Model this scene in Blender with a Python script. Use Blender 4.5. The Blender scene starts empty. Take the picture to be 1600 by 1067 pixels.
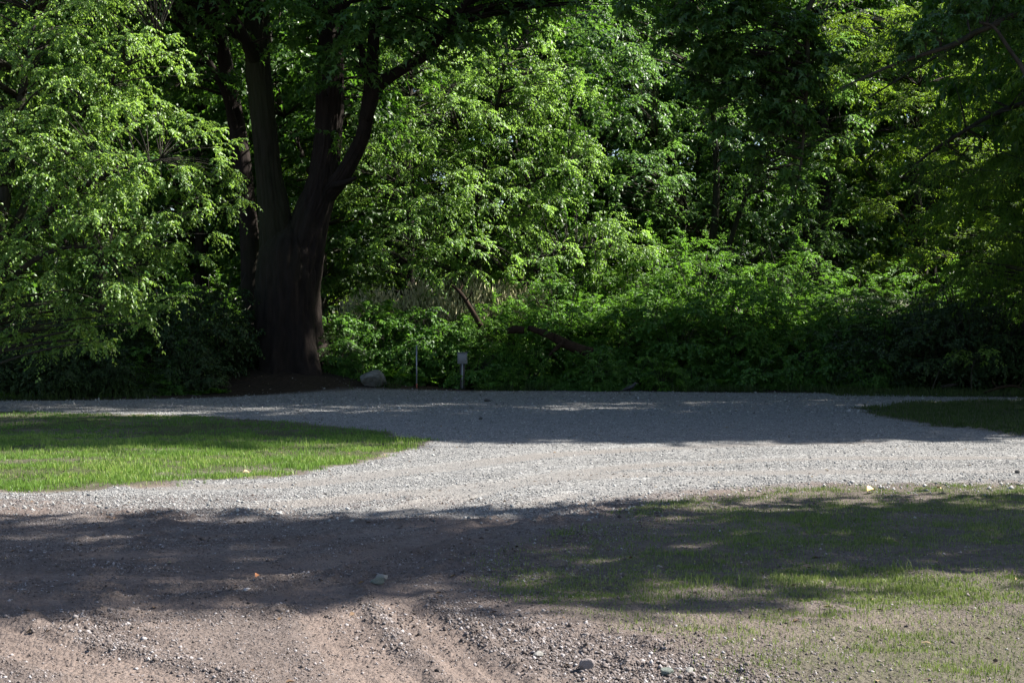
import bpy, math, random
import numpy as np
from math import radians, sin, cos, pi

random.seed(7)
rng = np.random.default_rng(7)
S = bpy.context.scene
C = S.collection

# ------------------------------------------------------------------ camera, sky, sun, exposure
F, X0, YH, HC = 2222.2, 800.0, 516.0, 1.6          # focal length in photo pixels, horizon row, eye height
cam = bpy.data.objects.new('camera', bpy.data.cameras.new('camera'))
C.objects.link(cam)
cam.location = (0, 0, HC)
cam.rotation_euler = (radians(90), 0, 0)
cam.data.lens = 50.0
cam.data.sensor_width = 36.0
cam.data.shift_y = -(533.5 - YH) / 1600.0
cam.data.clip_start = 0.1
cam.data.clip_end = 2000
S.camera = cam

SUN_EL = radians(45)
SUN_AZ = radians(10.2)                              # from the right, ten degrees behind the picture plane
sdir = np.array([cos(SUN_EL) * cos(SUN_AZ), cos(SUN_EL) * sin(SUN_AZ), sin(SUN_EL)])
w = bpy.data.worlds.new('World')
S.world = w
w.use_nodes = True
nt = w.node_tree
sky = nt.nodes.new('ShaderNodeTexSky')
sky.sky_type = 'NISHITA'
sky.sun_disc = False
sky.sun_elevation = SUN_EL
sky.sun_rotation = radians(90) - SUN_AZ
nt.nodes['Background'].inputs[1].default_value = 0.06
nt.links.new(sky.outputs[0], nt.nodes['Background'].inputs[0])
sl = bpy.data.lights.new('sun', 'SUN')
sl.energy = 5.0
sl.angle = radians(0.53)
sl.color = (1.0, 0.95, 0.86)
sun = bpy.data.objects.new('sun', sl)
C.objects.link(sun)
from mathutils import Vector
sun.rotation_euler = Vector(tuple(sdir)).to_track_quat('Z', 'Y').to_euler()
sun.location = (30, 5, 40)
S.view_settings.view_transform = 'Standard'
S.view_settings.look = 'None'
S.view_settings.gamma = 1.0
S.view_settings.exposure = 2.0
S.cycles.max_bounces = 7
S.cycles.transparent_max_bounces = 4
S.cycles.caustics_reflective = False
S.cycles.caustics_refractive = False


def P(px, py, Y):
    """photo pixel at depth Y -> point"""
    return np.array([(px - X0) / F * Y, Y, HC - (py - YH) / F * Y])


def G(px, py):
    """photo pixel on level ground -> (x, y)"""
    Y = F * HC / (py - YH)
    return ((px - X0) / F * Y, Y)


# ------------------------------------------------------------------ naming helpers
def tag(o, label=None, cat=None, group=None, kind=None):
    if label: o['label'] = label
    if cat: o['category'] = cat
    if group: o['group'] = group
    if kind: o['kind'] = kind
    return o


def thing(name, label, cat, loc=(0, 0, 0), group=None, rz=0.0, sc=1.0):
    o = bpy.data.objects.new(name, None)
    o.empty_display_size = 0.3
    C.objects.link(o)
    o.location = loc
    o.rotation_euler = (0, 0, rz)
    o.scale = (sc, sc, sc)
    return tag(o, label, cat, group)


def kids(o):
    return [c for c in bpy.data.objects if c.parent is o]


def dup(root, loc, rz=0.0, sc=1.0, label=None, cat=None, group=None):
    r = root.copy()
    C.objects.link(r)
    r.location = loc
    r.rotation_euler = (0, 0, rz)
    r.scale = (sc, sc, sc) if not isinstance(sc, tuple) else sc
    for k in ('group',):
        if k in r.keys(): del r[k]
    tag(r, label, cat, group)
    for c in kids(root):
        d = c.copy()
        C.objects.link(d)
        d.parent = r
    return r


# ------------------------------------------------------------------ mesh helpers
class MB:
    """collects vertices, faces and one tint per vertex, builds ONE mesh object"""
    def __init__(self):
        self.v, self.t, self.l, self.s, self.n = [], [], [], [], 0

    def add(self, v, faces_by_size, tint=None):
        v = np.asarray(v, np.float32).reshape(-1, 3)
        self.v.append(v)
        self.t.append(np.zeros(len(v), np.float32) if tint is None else np.asarray(tint, np.float32))
        for f in faces_by_size:
            f = np.asarray(f, np.int64)
            if f.size == 0: continue
            self.l.append((f + self.n).ravel())
            self.s.append(np.full(len(f), f.shape[1], np.int64))
        self.n += len(v)

    def build(self, name, mat, parent=None, smooth=False, loc=None, attrs=None):
        me = bpy.data.meshes.new(name)
        v = np.concatenate(self.v); l = np.concatenate(self.l); s = np.concatenate(self.s)
        me.vertices.add(len(v)); me.loops.add(len(l)); me.polygons.add(len(s))
        me.vertices.foreach_set('co', v.ravel())
        me.loops.foreach_set('vertex_index', l.astype(np.int32))
        me.polygons.foreach_set('loop_start', np.concatenate([[0], np.cumsum(s)[:-1]]).astype(np.int32))
        if smooth: me.polygons.foreach_set('use_smooth', np.ones(len(s), bool))
        a = me.attributes.new('tint', 'FLOAT', 'POINT')
        a.data.foreach_set('value', np.concatenate(self.t))
        for k, arr in (attrs or {}).items():
            a = me.attributes.new(k, 'FLOAT', 'POINT')
            a.data.foreach_set('value', np.asarray(arr, np.float32))
        me.update(calc_edges=True)
        me.materials.append(mat)
        o = bpy.data.objects.new(name, me)
        C.objects.link(o)
        if parent is not None: o.parent = parent
        if loc is not None: o.location = loc
        return o


def norm(a):
    return a / np.maximum(np.linalg.norm(a, axis=-1, keepdims=True), 1e-9)


def hash2(ix, iy, seed):
    n = (ix.astype(np.int64) * 374761393 + iy.astype(np.int64) * 668265263 + seed * 974634777) & 0xFFFFFFFF
    n = ((n ^ (n >> 13)) * 1274126177) & 0xFFFFFFFF
    n = (n ^ (n >> 16)) & 0xFFFF
    return n / 65535.0


def vn(x, y, seed=0):
    x = np.asarray(x, float); y = np.asarray(y, float)
    ix, iy = np.floor(x), np.floor(y)
    fx, fy = x - ix, y - iy
    fx = fx * fx * (3 - 2 * fx); fy = fy * fy * (3 - 2 * fy)
    a = hash2(ix, iy, seed); b = hash2(ix + 1, iy, seed)
    c = hash2(ix, iy + 1, seed); d = hash2(ix + 1, iy + 1, seed)
    return (a * (1 - fx) + b * fx) * (1 - fy) + (c * (1 - fx) + d * fx) * fy


def fbm(x, y, seed=0, oct=4, g=0.5):
    s, a, t = 0, 1.0, 0
    for k in range(oct):
        s = s + a * vn(x * 2 ** k + 17.3 * k, y * 2 ** k - 9.1 * k, seed + k)
        t += a; a *= g
    return s / t


def sstep(a, b, x):
    t = np.clip((x - a) / (b - a), 0, 1)
    return t * t * (3 - 2 * t)


def inpoly(x, y, poly):
    r = np.zeros(np.shape(x), bool)
    n = len(poly)
    for i in range(n):
        x1, y1 = poly[i]; x2, y2 = poly[(i + 1) % n]
        if y1 == y2: continue
        c = ((y1 > y) != (y2 > y)) & (x < (x2 - x1) * (y - y1) / (y2 - y1) + x1)
        r ^= c
    return r


def dpoly(x, y, poly, closed=True):
    d = np.full(np.shape(x), 1e9)
    n = len(poly)
    for i in range(n if closed else n - 1):
        x1, y1 = poly[i]; x2, y2 = poly[(i + 1) % n]
        dx, dy = x2 - x1, y2 - y1
        t = np.clip(((x - x1) * dx + (y - y1) * dy) / (dx * dx + dy * dy + 1e-12), 0, 1)
        d = np.minimum(d, np.hypot(x - x1 - t * dx, y - y1 - t * dy))
    return d


def spline(pts, n):
    """Catmull-Rom through pts (any width), n samples per span"""
    p = np.asarray(pts, float)
    p = np.vstack([2 * p[0] - p[1], p, 2 * p[-1] - p[-2]])
    out = []
    for i in range(1, len(p) - 2):
        for k in range(n):
            t = k / n
            out.append(0.5 * (2 * p[i] + (p[i + 1] - p[i - 1]) * t + (2 * p[i - 1] - 5 * p[i] + 4 * p[i + 1] - p[i + 2]) * t * t
                              + (3 * p[i] - p[i - 1] - 3 * p[i + 1] + p[i + 2]) * t ** 3))
    out.append(p[-2])
    return np.array(out)


def tube(mb, pts, rad, sides=6, rough=0.0, seed=0, flute=0.0):
    pts = np.asarray(pts, float); rad = np.asarray(rad, float)
    n = len(pts)
    tg = norm(np.gradient(pts, axis=0))
    ref = np.array([0.0, 1.0, 0.0]) if abs(tg[0][1]) < 0.8 else np.array([1.0, 0, 0])
    u = norm(np.cross(tg, ref)); v = np.cross(tg, u)
    th = np.linspace(0, 2 * pi, sides, endpoint=False)
    r = np.repeat(rad[:, None], sides, 1)
    if rough:
        arc = np.concatenate([[0], np.cumsum(np.linalg.norm(np.diff(pts, axis=0), axis=1))])
        a = np.cos(th)[None, :] * 2.2 + seed; b = np.sin(th)[None, :] * 2.2
        k = fbm(a * 3.0 + arc[:, None] * 0.25, b * 3.0 + arc[:, None] * 0.9, seed, 3)
        r = r * (1 + rough * (k - 0.5) * 2)
        if sides > 30:
            wv = th[None, :] + 0.25 * np.sin(arc[:, None] * 1.7 + seed) + 0.5 * (fbm(a * 1.5 + arc[:, None] * .6, b * 1.5, seed + 9, 2) - .5)
            rid = np.abs(np.sin(wv * 9.0)) ** 0.7 * (0.35 + 1.3 * fbm(a * 2 + arc[:, None] * 1.5, b * 2 - arc[:, None] * 1.1, seed + 5, 3))
            r = r + 0.035 * rid * np.minimum(rad[:, None] / 0.6, 1)
    if flute:
        hgt = np.clip(1 - (pts[:, 2] - pts[0, 2]) / flute, 0, 1) ** 2
        r = r * (1 + hgt[:, None] * 0.22 * np.cos(th * 5 + 0.7 + seed)[None, :])
    V = pts[:, None, :] + r[..., None] * (np.cos(th)[None, :, None] * u[:, None, :] + np.sin(th)[None, :, None] * v[:, None, :])
    i = np.arange(n - 1)[:, None] * sides; j = np.arange(sides)[None, :]; j2 = (j + 1) % sides
    q = np.stack([i + j, i + j2, i + sides + j2, i + sides + j], -1).reshape(-1, 4)
    V = V.reshape(-1, 3)
    tint = np.full(len(V), random.random())
    cap = [np.arange(sides)[None, ::-1], (np.arange(sides) + (n - 1) * sides)[None, :]] if sides > 4 else []
    mb.add(V, [q] + cap, tint)


def box(mb, c, s, tint=0.0):
    c = np.asarray(c, float); s = np.asarray(s, float) / 2
    k = np.array([[-1, -1, -1], [1, -1, -1], [1, 1, -1], [-1, 1, -1], [-1, -1, 1], [1, -1, 1], [1, 1, 1], [-1, 1, 1]])
    f = np.array([[0, 3, 2, 1], [4, 5, 6, 7], [0, 1, 5, 4], [1, 2, 6, 5], [2, 3, 7, 6], [3, 0, 4, 7]])
    mb.add(c + k * s, [f], np.full(8, tint))


# leaves: arrays of base point, direction, normal, length, width, tint
def leaves(mb, B, D, N, L, W, tint, shape='oval', fold=0.25, curl=0.15):
    n = len(B)
    D = norm(D); N = norm(N - D * np.sum(N * D, -1, keepdims=True)); T = np.cross(D, N)
    L = L[:, None]; W = W[:, None]
    if shape == 'oval':
        V = np.stack([B,
                      B + D * L * 0.45 + T * W * 0.5 + N * W * fold,
                      B + D * L - N * L * curl,
                      B + D * L * 0.45 - T * W * 0.5 + N * W * fold], 1)
        f = np.array([[0, 1, 2], [0, 2, 3]])
    elif shape == 'maple':
        V = np.stack([B,
                      B + D * L * 0.30 + T * W * 0.52 - N * W * 0.05,
                      B + D * L * 0.45 + T * W * 0.16 + N * W * fold * .4,
                      B + D * L - N * L * curl,
                      B + D * L * 0.45 - T * W * 0.16 + N * W * fold * .4,
                      B + D * L * 0.30 - T * W * 0.52 - N * W * 0.05], 1)
        f = np.array([[0, 1, 2], [0, 2, 3], [0, 3, 4], [0, 4, 5]])
    k = V.shape[1]
    F_ = (np.arange(n)[:, None, None] * k + f[None]).reshape(-1, 3)
    mb.add(V.reshape(-1, 3), [F_], np.repeat(tint, k))


def twig_strips(mb, A, Bm, E, r):
    """thin three-sided two-segment twigs"""
    n = len(A)
    d = norm(E - A)
    u = norm(np.cross(d, np.array([0.3, 0.5, 0.8]))); v = np.cross(d, u)
    rings = []
    for pt, k in ((A, 1.0), (Bm, 0.7), (E, 0.25)):
        for a in (0, 2.094, 4.189):
            rings.append(pt + (u * cos(a) + v * sin(a)) * (r * k)[:, None])
    V = np.stack(rings, 1)
    f = []
    for s in (0, 3):
        for j in range(3):
            f.append([s + j, s + (j + 1) % 3, s + 3 + (j + 1) % 3, s + 3 + j])
    F_ = (np.arange(n)[:, None, None] * 9 + np.array(f)[None]).reshape(-1, 4)
    mb.add(V.reshape(-1, 3), [F_], np.full(n * 9, 0.5))


# ------------------------------------------------------------------ materials
def new_mat(name):
    m = bpy.data.materials.new(name)
    m.use_nodes = True
    t = m.node_tree
    b = t.nodes['Principled BSDF']
    return m, t, b


def ramp(t, fac, stops):
    r = t.nodes.new('ShaderNodeValToRGB')
    e = r.color_ramp.elements
    while len(e) < len(stops): e.new(0.5)
    for k, (p, c) in enumerate(stops):
        e[k].position = p
        e[k].color = (*c, 1) if len(c) == 3 else c
    t.links.new(fac, r.inputs[0])
    return r.outputs[0]


def noise(t, scale, detail=4, rough=0.55, vec=None, dist=0.0):
    n = t.nodes.new('ShaderNodeTexNoise')
    n.inputs['Scale'].default_value = scale
    n.inputs['Detail'].default_value = detail
    n.inputs['Roughness'].default_value = rough
    n.inputs['Distortion'].default_value = dist
    if vec is not None: t.links.new(vec, n.inputs['Vector'])
    return n.outputs[0]


def attr(t, name):
    a = t.nodes.new('ShaderNodeAttribute')
    a.attribute_name = name
    return a.outputs['Fac']


def mixc(t, fac, a, b, mode='MIX'):
    m = t.nodes.new('ShaderNodeMix')
    m.data_type = 'RGBA'
    m.blend_type = mode
    for val, s in ((fac, m.inputs[0]), (a, m.inputs[6]), (b, m.inputs[7])):
        if isinstance(val, (float, int)): s.default_value = val
        elif isinstance(val, tuple): s.default_value = (*val, 1)
        else: t.links.new(val, s)
    return m.outputs[2]


def math_(t, op, a, b=0.0):
    m = t.nodes.new('ShaderNodeMath')
    m.operation = op
    for val, s in ((a, m.inputs[0]), (b, m.inputs[1])):
        if isinstance(val, (float, int)): s.default_value = val
        else: t.links.new(val, s)
    return m.outputs[0]


def pos(t):
    return t.nodes.new('ShaderNodeNewGeometry').outputs['Position']


def bump(t, b, height, strength=0.5, dist=0.02):
    n = t.nodes.new('ShaderNodeBump')
    n.inputs['Strength'].default_value = strength
    n.inputs['Distance'].default_value = dist
    t.links.new(height, n.inputs['Height'])
    t.links.new(n.outputs[0], b.inputs['Normal'])


def leaf_mat(name, dark, mid, light, trans, tw=0.4, rough=0.45, spec=0.5):
    m, t, b = new_mat(name)
    a = attr(t, 'tint')
    col = ramp(t, a, [(0.0, dark), (0.55, mid), (1.0, light)])
    t.links.new(col, b.inputs['Base Color'])
    b.inputs['Roughness'].default_value = rough
    b.inputs['Specular IOR Level'].default_value = spec
    tr = t.nodes.new('ShaderNodeBsdfTranslucent')
    tcol = mixc(t, a, tuple(x * 0.6 for x in trans), trans)
    t.links.new(tcol, tr.inputs[0])
    mx = t.nodes.new('ShaderNodeMixShader')
    mx.inputs[0].default_value = tw
    t.links.new(b.outputs[0], mx.inputs[1]); t.links.new(tr.outputs[0], mx.inputs[2])
    t.links.new(mx.outputs[0], t.nodes['Material Output'].inputs[0])
    return m


M = {}
M['cherry'] = leaf_mat('cherry_leaf', (0.055, 0.125, 0.024), (0.105, 0.215, 0.050), (0.185, 0.30, 0.08), (0.36, 0.62, 0.09), 0.48, 0.42, 0.45)
M['hazel'] = leaf_mat('small_leaf', (0.05, 0.11, 0.020), (0.11, 0.205, 0.042), (0.205, 0.295, 0.085), (0.33, 0.54, 0.075), 0.47, 0.42, 0.42)
M['maple'] = leaf_mat('maple_leaf', (0.022, 0.055, 0.014), (0.045, 0.10, 0.022), (0.08, 0.15, 0.03), (0.13, 0.30, 0.025), 0.38, 0.45, 0.4)
M['sycamore'] = leaf_mat('blue_green_leaf', (0.03, 0.09, 0.026), (0.065, 0.155, 0.045), (0.12, 0.22, 0.06), (0.20, 0.40, 0.06), 0.44, 0.42, 0.5)
M['cedar'] = leaf_mat('cedar_spray', (0.03, 0.075, 0.012), (0.065, 0.14, 0.018), (0.11, 0.19, 0.026), (0.24, 0.40, 0.03), 0.48, 0.55, 0.3)
M['bush'] = leaf_mat('bush_leaf', (0.030, 0.08, 0.014), (0.060, 0.15, 0.024), (0.105, 0.205, 0.034), (0.16, 0.36, 0.035), 0.42, 0.5, 0.35)
M['fern'] = leaf_mat('fern_leaf', (0.036, 0.10, 0.014), (0.075, 0.178, 0.022), (0.125, 0.242, 0.034), (0.19, 0.42, 0.035), 0.42, 0.5, 0.3)
M['dark'] = leaf_mat('shade_toned_leaf', (0.012, 0.03, 0.008), (0.028, 0.058, 0.014), (0.05, 0.085, 0.02), (0.06, 0.12, 0.02), 0.25, 0.5, 0.3)  # leaf colour lowered to paint in the deep shade of the understorey
M['grass'] = leaf_mat('grass_blade', (0.045, 0.105, 0.014), (0.10, 0.19, 0.028), (0.22, 0.27, 0.07), (0.17, 0.30, 0.04), 0.35, 0.5, 0.3)
M['grass3'] = leaf_mat('shade_toned_grass_blade', (0.016, 0.032, 0.008), (0.035, 0.058, 0.014), (0.07, 0.085, 0.03), (0.06, 0.10, 0.015), 0.3, 0.6, 0.2)  # grass green darkened so the colour itself carries the shade
M['grass2'] = leaf_mat('thin_grass_blade', (0.05, 0.09, 0.018), (0.10, 0.15, 0.035), (0.20, 0.21, 0.085), (0.14, 0.20, 0.04), 0.33, 0.55, 0.25)
M['drygrass'] = leaf_mat('dry_grass', (0.07, 0.11, 0.03), (0.30, 0.31, 0.16), (0.58, 0.53, 0.36), (0.22, 0.24, 0.10), 0.3, 0.6, 0.2)


def bark_mat(name, a, b_, sc=6.0, moss=0.0):
    m, t, b = new_mat(name)
    mp = t.nodes.new('ShaderNodeMapping')
    mp.inputs['Scale'].default_value = (1, 1, 0.22)
    t.links.new(pos(t), mp.inputs[0])
    n = noise(t, sc, 6, 0.65, mp.outputs[0], 0.4)
    col = ramp(t, n, [(0.3, a), (0.7, b_)])
    if moss:
        k = noise(t, 1.3, 4, 0.6)
        kk = ramp(t, k, [(0.5, (0, 0, 0)), (0.68, (moss, moss, moss))])
        col = mixc(t, kk, col, (0.035, 0.05, 0.012))
    t.links.new(col, b.inputs['Base Color'])
    b.inputs['Roughness'].default_value = 0.9
    b.inputs['Specular IOR Level'].default_value = 0.15
    bump(t, b, n, 0.9, 0.05)
    return m


M['bark'] = bark_mat('maple_bark', (0.00708, 0.00508, 0.00416), (0.0214, 0.0152, 0.0127), 7, 0.5)
M['bark2'] = bark_mat('grey_bark', (0.0126, 0.0109, 0.00924), (0.0504, 0.0441, 0.0378), 9, 0.3)
M['deadwood'] = bark_mat('dead_wood', (0.0116, 0.00708, 0.00454), (0.0347, 0.0202, 0.0126), 8, 0.2)


def stone_mat(name, a, b_, sc=8.0, moss=None):
    m, t, b = new_mat(name)
    n = noise(t, sc, 6, 0.65)
    col = ramp(t, n, [(0.3, a), (0.72, b_)])
    if moss:
        k = ramp(t, noise(t, 5, 4, 0.6), [(0.5, (0, 0, 0)), (0.65, (0.7, 0.7, 0.7))])
        col = mixc(t, k, col, moss)
    t.links.new(col, b.inputs['Base Color'])
    b.inputs['Roughness'].default_value = 0.85
    bump(t, b, n, 0.6, 0.03)
    return m


def plain(name, col, rough=0.5, metal=0.0, var=0.15, sc=30):
    m, t, b = new_mat(name)
    n = noise(t, sc, 5, 0.6)
    c = ramp(t, n, [(0.3, tuple(x * (1 - var) for x in col)), (0.7, tuple(min(1, x * (1 + var)) for x in col))])
    t.links.new(c, b.inputs['Base Color'])
    b.inputs['Roughness'].default_value = rough
    b.inputs['Metallic'].default_value = metal
    return m


# ground: one material for dirt, gravel and forest floor, driven by vertex weights
def ground_mat():
    m, t, b = new_mat('bare_ground')
    p = pos(t)
    n1 = noise(t, 0.9, 6, 0.6, p)
    n2 = noise(t, 9.0, 6, 0.7, p)
    n3 = noise(t, 55.0, 4, 0.7, p)
    dirt = ramp(t, n2, [(0.28, (0.0521, 0.0403, 0.0359)), (0.5, (0.0967, 0.0765, 0.0683)), (0.75, (0.142, 0.116, 0.106))])
    sand = ramp(t, n2, [(0.3, (0.127, 0.0958, 0.0806)), (0.7, (0.173, 0.134, 0.116))])
    dirt = mixc(t, attr(t, 'sandy'), dirt, sand)
    dirt = mixc(t, ramp(t, n3, [(0.35, (0, 0, 0)), (0.75, (0.462, 0.463, 0.482))]), dirt, (0.168, 0.15, 0.145))
    dirt = mixc(t, ramp(t, n1, [(0.45, (0, 0, 0)), (0.7, (0.42, 0.42, 0.438))]), dirt, (0.0547, 0.0437, 0.0404))
    vo = t.nodes.new('ShaderNodeTexVoronoi')
    vo.inputs['Scale'].default_value = 38
    t.links.new(p, vo.inputs['Vector'])
    sep = t.nodes.new('ShaderNodeSeparateColor')
    t.links.new(vo.outputs['Color'], sep.inputs[0])
    grav = ramp(t, sep.outputs[0], [(0.0, (0.0825, 0.0825, 0.084)), (0.35, (0.161, 0.161, 0.163)), (0.75, (0.217, 0.216, 0.214)), (1.0, (0.315, 0.311, 0.307))])
    gcrev = ramp(t, vo.outputs['Distance'], [(0.0, (1, 1, 1)), (0.62, (0.92, 0.92, 0.92)), (0.95, (0.45, 0.45, 0.45))])
    grav = mixc(t, 1.0, grav, gcrev, 'MULTIPLY')
    fines = ramp(t, noise(t, 2.2, 6, 0.65, p), [(0.42, (0, 0, 0)), (0.72, (0.413, 0.413, 0.413))])
    fines = math_(t, 'MAXIMUM', fines, math_(t, 'MULTIPLY', attr(t, 'track'), 1.0))
    grav = mixc(t, fines, grav, (0.154, 0.144, 0.137))
    col = mixc(t, attr(t, 'grav'), dirt, grav)
    soil = ramp(t, n2, [(0.3, (0.0132, 0.0102, 0.0072)), (0.7, (0.039, 0.0288, 0.0204))])
    col = mixc(t, attr(t, 'forest'), col, soil)
    moss = ramp(t, n3, [(0.3, (0.021, 0.036, 0.0084)), (0.7, (0.06, 0.069, 0.0252))])
    col = mixc(t, attr(t, 'green'), col, moss)
    t.links.new(col, b.inputs['Base Color'])
    b.inputs['Roughness'].default_value = 0.95
    b.inputs['Specular IOR Level'].default_value = 0.1
    h = math_(t, 'ADD', math_(t, 'MULTIPLY', n2, 0.8), math_(t, 'MULTIPLY', n3, 0.45))
    h = math_(t, 'SUBTRACT', h, math_(t, 'MULTIPLY', vo.outputs['Distance'], 0.30))
    bump(t, b, h, 1.0, 0.04)
    return m


M['ground'] = ground_mat()


def rubble_mat(name, stops):
    m, t, b = new_mat(name)
    col = ramp(t, attr(t, 'tint'), stops)
    n = noise(t, 70, 3, 0.6)
    col = mixc(t, 1.0, col, ramp(t, n, [(0.3, (0.75, 0.75, 0.75)), (0.7, (1.1, 1.1, 1.1))]), 'MULTIPLY')
    t.links.new(col, b.inputs['Base Color'])
    b.inputs['Roughness'].default_value = 0.85
    b.inputs['Specular IOR Level'].default_value = 0.25
    return m


M['gravel'] = rubble_mat('crushed_gravel', [(0.0, (0.0675, 0.0675, 0.0675)), (0.3, (0.15, 0.15, 0.15)), (0.75, (0.217, 0.216, 0.214)), (1.0, (0.323, 0.319, 0.315))])
M['clod'] = rubble_mat('dirt_clods', [(0.0, (0.0442, 0.0349, 0.0315)), (0.5, (0.0964, 0.0794, 0.0733)), (0.85, (0.161, 0.141, 0.138)), (1.0, (0.289, 0.275, 0.282))])

M['litter'] = rubble_mat('dry_litter', [(0.0, (0.054, 0.0321, 0.022)), (0.6, (0.14, 0.091, 0.055)), (1.0, (0.259, 0.203, 0.121))])

# ------------------------------------------------------------------ ground and road
road_px = [(-1800, 636), (-500, 632), (-200, 630), (0, 626), (150, 625), (300, 622), (450, 616), (560, 613), (700, 611), (900, 610), (1000, 610), (1150, 612), (1300, 613), (1420, 617), (1600, 620), (2100, 622), (3400, 622),
           (3400, 757), (2100, 757), (1600, 757), (1300, 757), (1150, 762), (1050, 772), (950, 792), (880, 803), (800, 806), (650, 806), (400, 802), (200, 798), (0, 787), (-500, 782), (-1800, 782)]
verge_px = [(-600, 642), (0, 643), (300, 649), (470, 661), (600, 673), (672, 688), (640, 705), (560, 720), (430, 745), (300, 751), (150, 769), (0, 771), (-600, 776)]
right_px = [(730, 880), (790, 852), (850, 830), (950, 800), (1050, 778), (1150, 762), (1300, 757), (1600, 757), (3000, 757), (4200, 1250), (1180, 1250), (1020, 1040), (900, 1000), (760, 935)]
lens_px = [(1330, 638), (1420, 629), (1600, 626), (2100, 628), (2900, 632), (2900, 705), (2100, 700), (1600, 681), (1480, 668), (1390, 655)]
road = [G(*p) for p in road_px]
verge = [G(*p) for p in verge_px]
rverge = [G(*p) for p in right_px]
lens = [G(*p) for p in lens_px]

# wheel ruts in the near dirt, as centre lines on the ground
rut_px = [
    ([(610, 920), (640, 955), (700, 1010), (790, 1090), (900, 1200)], 0.16),
    ([(500, 925), (520, 960), (560, 1020), (640, 1110), (700, 1200)], 0.20),
    ([(-40, 985), (60, 1015), (180, 1045), (300, 1085), (420, 1200)], 0.22),
    ([(120, 870), (330, 862), (520, 842), (700, 815), (900, 770)], 0.18),
    ([(0, 900), (250, 905), (480, 885), (650, 845), (860, 800)], 0.2),
    ([(-100, 930), (120, 945), (330, 945), (500, 930)], 0.18),
    ([(600, 805), (800, 755), (1000, 728), (1300, 716), (1700, 712)], 0.30),
    ([(250, 760), (450, 758), (650, 735), (850, 712), (1050, 700), (1350, 690)], 0.35),
    ([(430, 790), (700, 765), (900, 745), (1150, 738), (1600, 735)], 0.30)]
ruts = [([G(*p) for p in pts], wd) for pts, wd in rut_px]
ruts = [(spline(pts, 6), wd) for pts, wd in ruts]


def bank(x, y):
    b = sstep(38.6, 45, y) * 1.5 * sstep(-7, -2, x) * (1 - 0.6 * sstep(7, 14, x))
    b = b + sstep(45, 70, y) * 1.5
    mound = np.exp(-(((x + 6.4) / 2.8) ** 2 + ((y - 38.0) / 1.6) ** 2)) * 0.6
    return b + mound


def gz(x, y):
    """coarse ground height"""
    x = np.asarray(x, float); y = np.asarray(y, float)
    return bank(x, y) + 0.05 * (fbm(x * 0.35, y * 0.35, 3, 3) - 0.5)


def rut_w(x, y):
    fl = np.zeros(np.shape(x)); berm = np.zeros(np.shape(x)); gro = np.zeros(np.shape(x))
    for pts, wd in ruts:
        d = dpoly(x, y, [tuple(q) for q in pts], False)
        gro = np.where(d < wd * 1.05, np.cos(d * 2 * pi / 0.115), gro)
        fl = np.maximum(fl, 1 - sstep(wd * 0.7, wd * 1.05, d))
        berm = np.maximum(berm, np.exp(-((d - wd * 1.35) / (wd * 0.35)) ** 2))
    return fl, berm, gro


def steps(a, b, first, g):
    out = [a]; s = first
    while out[-1] < b:
        out.append(out[-1] + s); s *= g
    return out


xs = np.arange(-5.0, 5.0001, 0.034)
e1 = np.array(steps(5.0, 16, 0.045, 1.012)); e2 = np.array(steps(e1[-1] + 0.5, 600, 0.8, 1.13))
xr = np.concatenate([e1[1:], e2])
xs = np.concatenate([-xr[::-1], xs, xr])
ys = [5.3]
while ys[-1] < 48: ys.append(ys[-1] + max(0.022, 0.0042 * ys[-1]))
ys = np.concatenate([-np.array(steps(0, 400, 1.0, 1.25))[::-1], np.linspace(0.5, 5.28, 14), ys, np.array(steps(ys[-1] + 0.3, 900, 0.4, 1.09))])
XX, YY = np.meshgrid(xs, ys)
near = np.exp(-np.maximum(YY - 5, 0) / 18) * (YY > 0)
Z = gz(XX, YY)
win = (YY > 4) & (YY < 40) & (np.abs(XX) < 16)
FL = np.zeros_like(XX); BE = np.zeros_like(XX); GR = np.zeros_like(XX)
FL[win], BE[win], GR[win] = rut_w(XX[win], YY[win])
d_road = dpoly(XX, YY, road); in_road = inpoly(XX, YY, road)
wob = (fbm(XX * 1.3, YY * 1.3, 31, 4) - 0.5)
sd = np.where(in_road, d_road, -d_road) + wob * (0.9 + 0.02 * YY)
grav = sstep(-0.25, 0.55, sd)
grav = np.maximum(grav, 0.30 * sstep(-3.2, 0.0, sd) * (fbm(XX * 2.1, YY * 2.1, 77, 4) > 0.5))
d_v = dpoly(XX, YY, verge); vin = np.where(inpoly(XX, YY, verge), d_v, -d_v) + wob * 0.7
d_l = dpoly(XX, YY, lens); lin_ = np.where(inpoly(XX, YY, lens), d_l, -d_l) + wob * 0.7
d_r = dpoly(XX, YY, rverge); rin = np.where(inpoly(XX, YY, rverge), d_r, -d_r) + wob * 0.6
gpatch = fbm(XX * 0.8, YY * 1.1, 55, 4)
green = np.maximum(sstep(-0.05, 0.25, vin) * (0.35 + 0.5 * sstep(0.35, 0.6, gpatch)), sstep(-0.1, 0.4, lin_) * 0.7)
green = np.maximum(green, sstep(0, 0.8, rin) * (0.10 + 0.30 * sstep(0.48, 0.70, gpatch)))
grav *= 1 - sstep(-0.15, 0.1, vin)
grav *= 1 - sstep(-0.15, 0.2, lin_)
grav *= 1 - sstep(-0.1, 0.35, rin)
forest = sstep(-0.6, 0.2, (YY - np.interp(XX, [p[0] for p in road[:17]], [p[1] for p in road[:17]])) + wob * 0.6)
lump = fbm(XX * 3.2, YY * 3.2, 5, 5, 0.6) - 0.5
clod = np.maximum(fbm(XX * 9, YY * 9, 9, 4, 0.65) - 0.50, 0)
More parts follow.
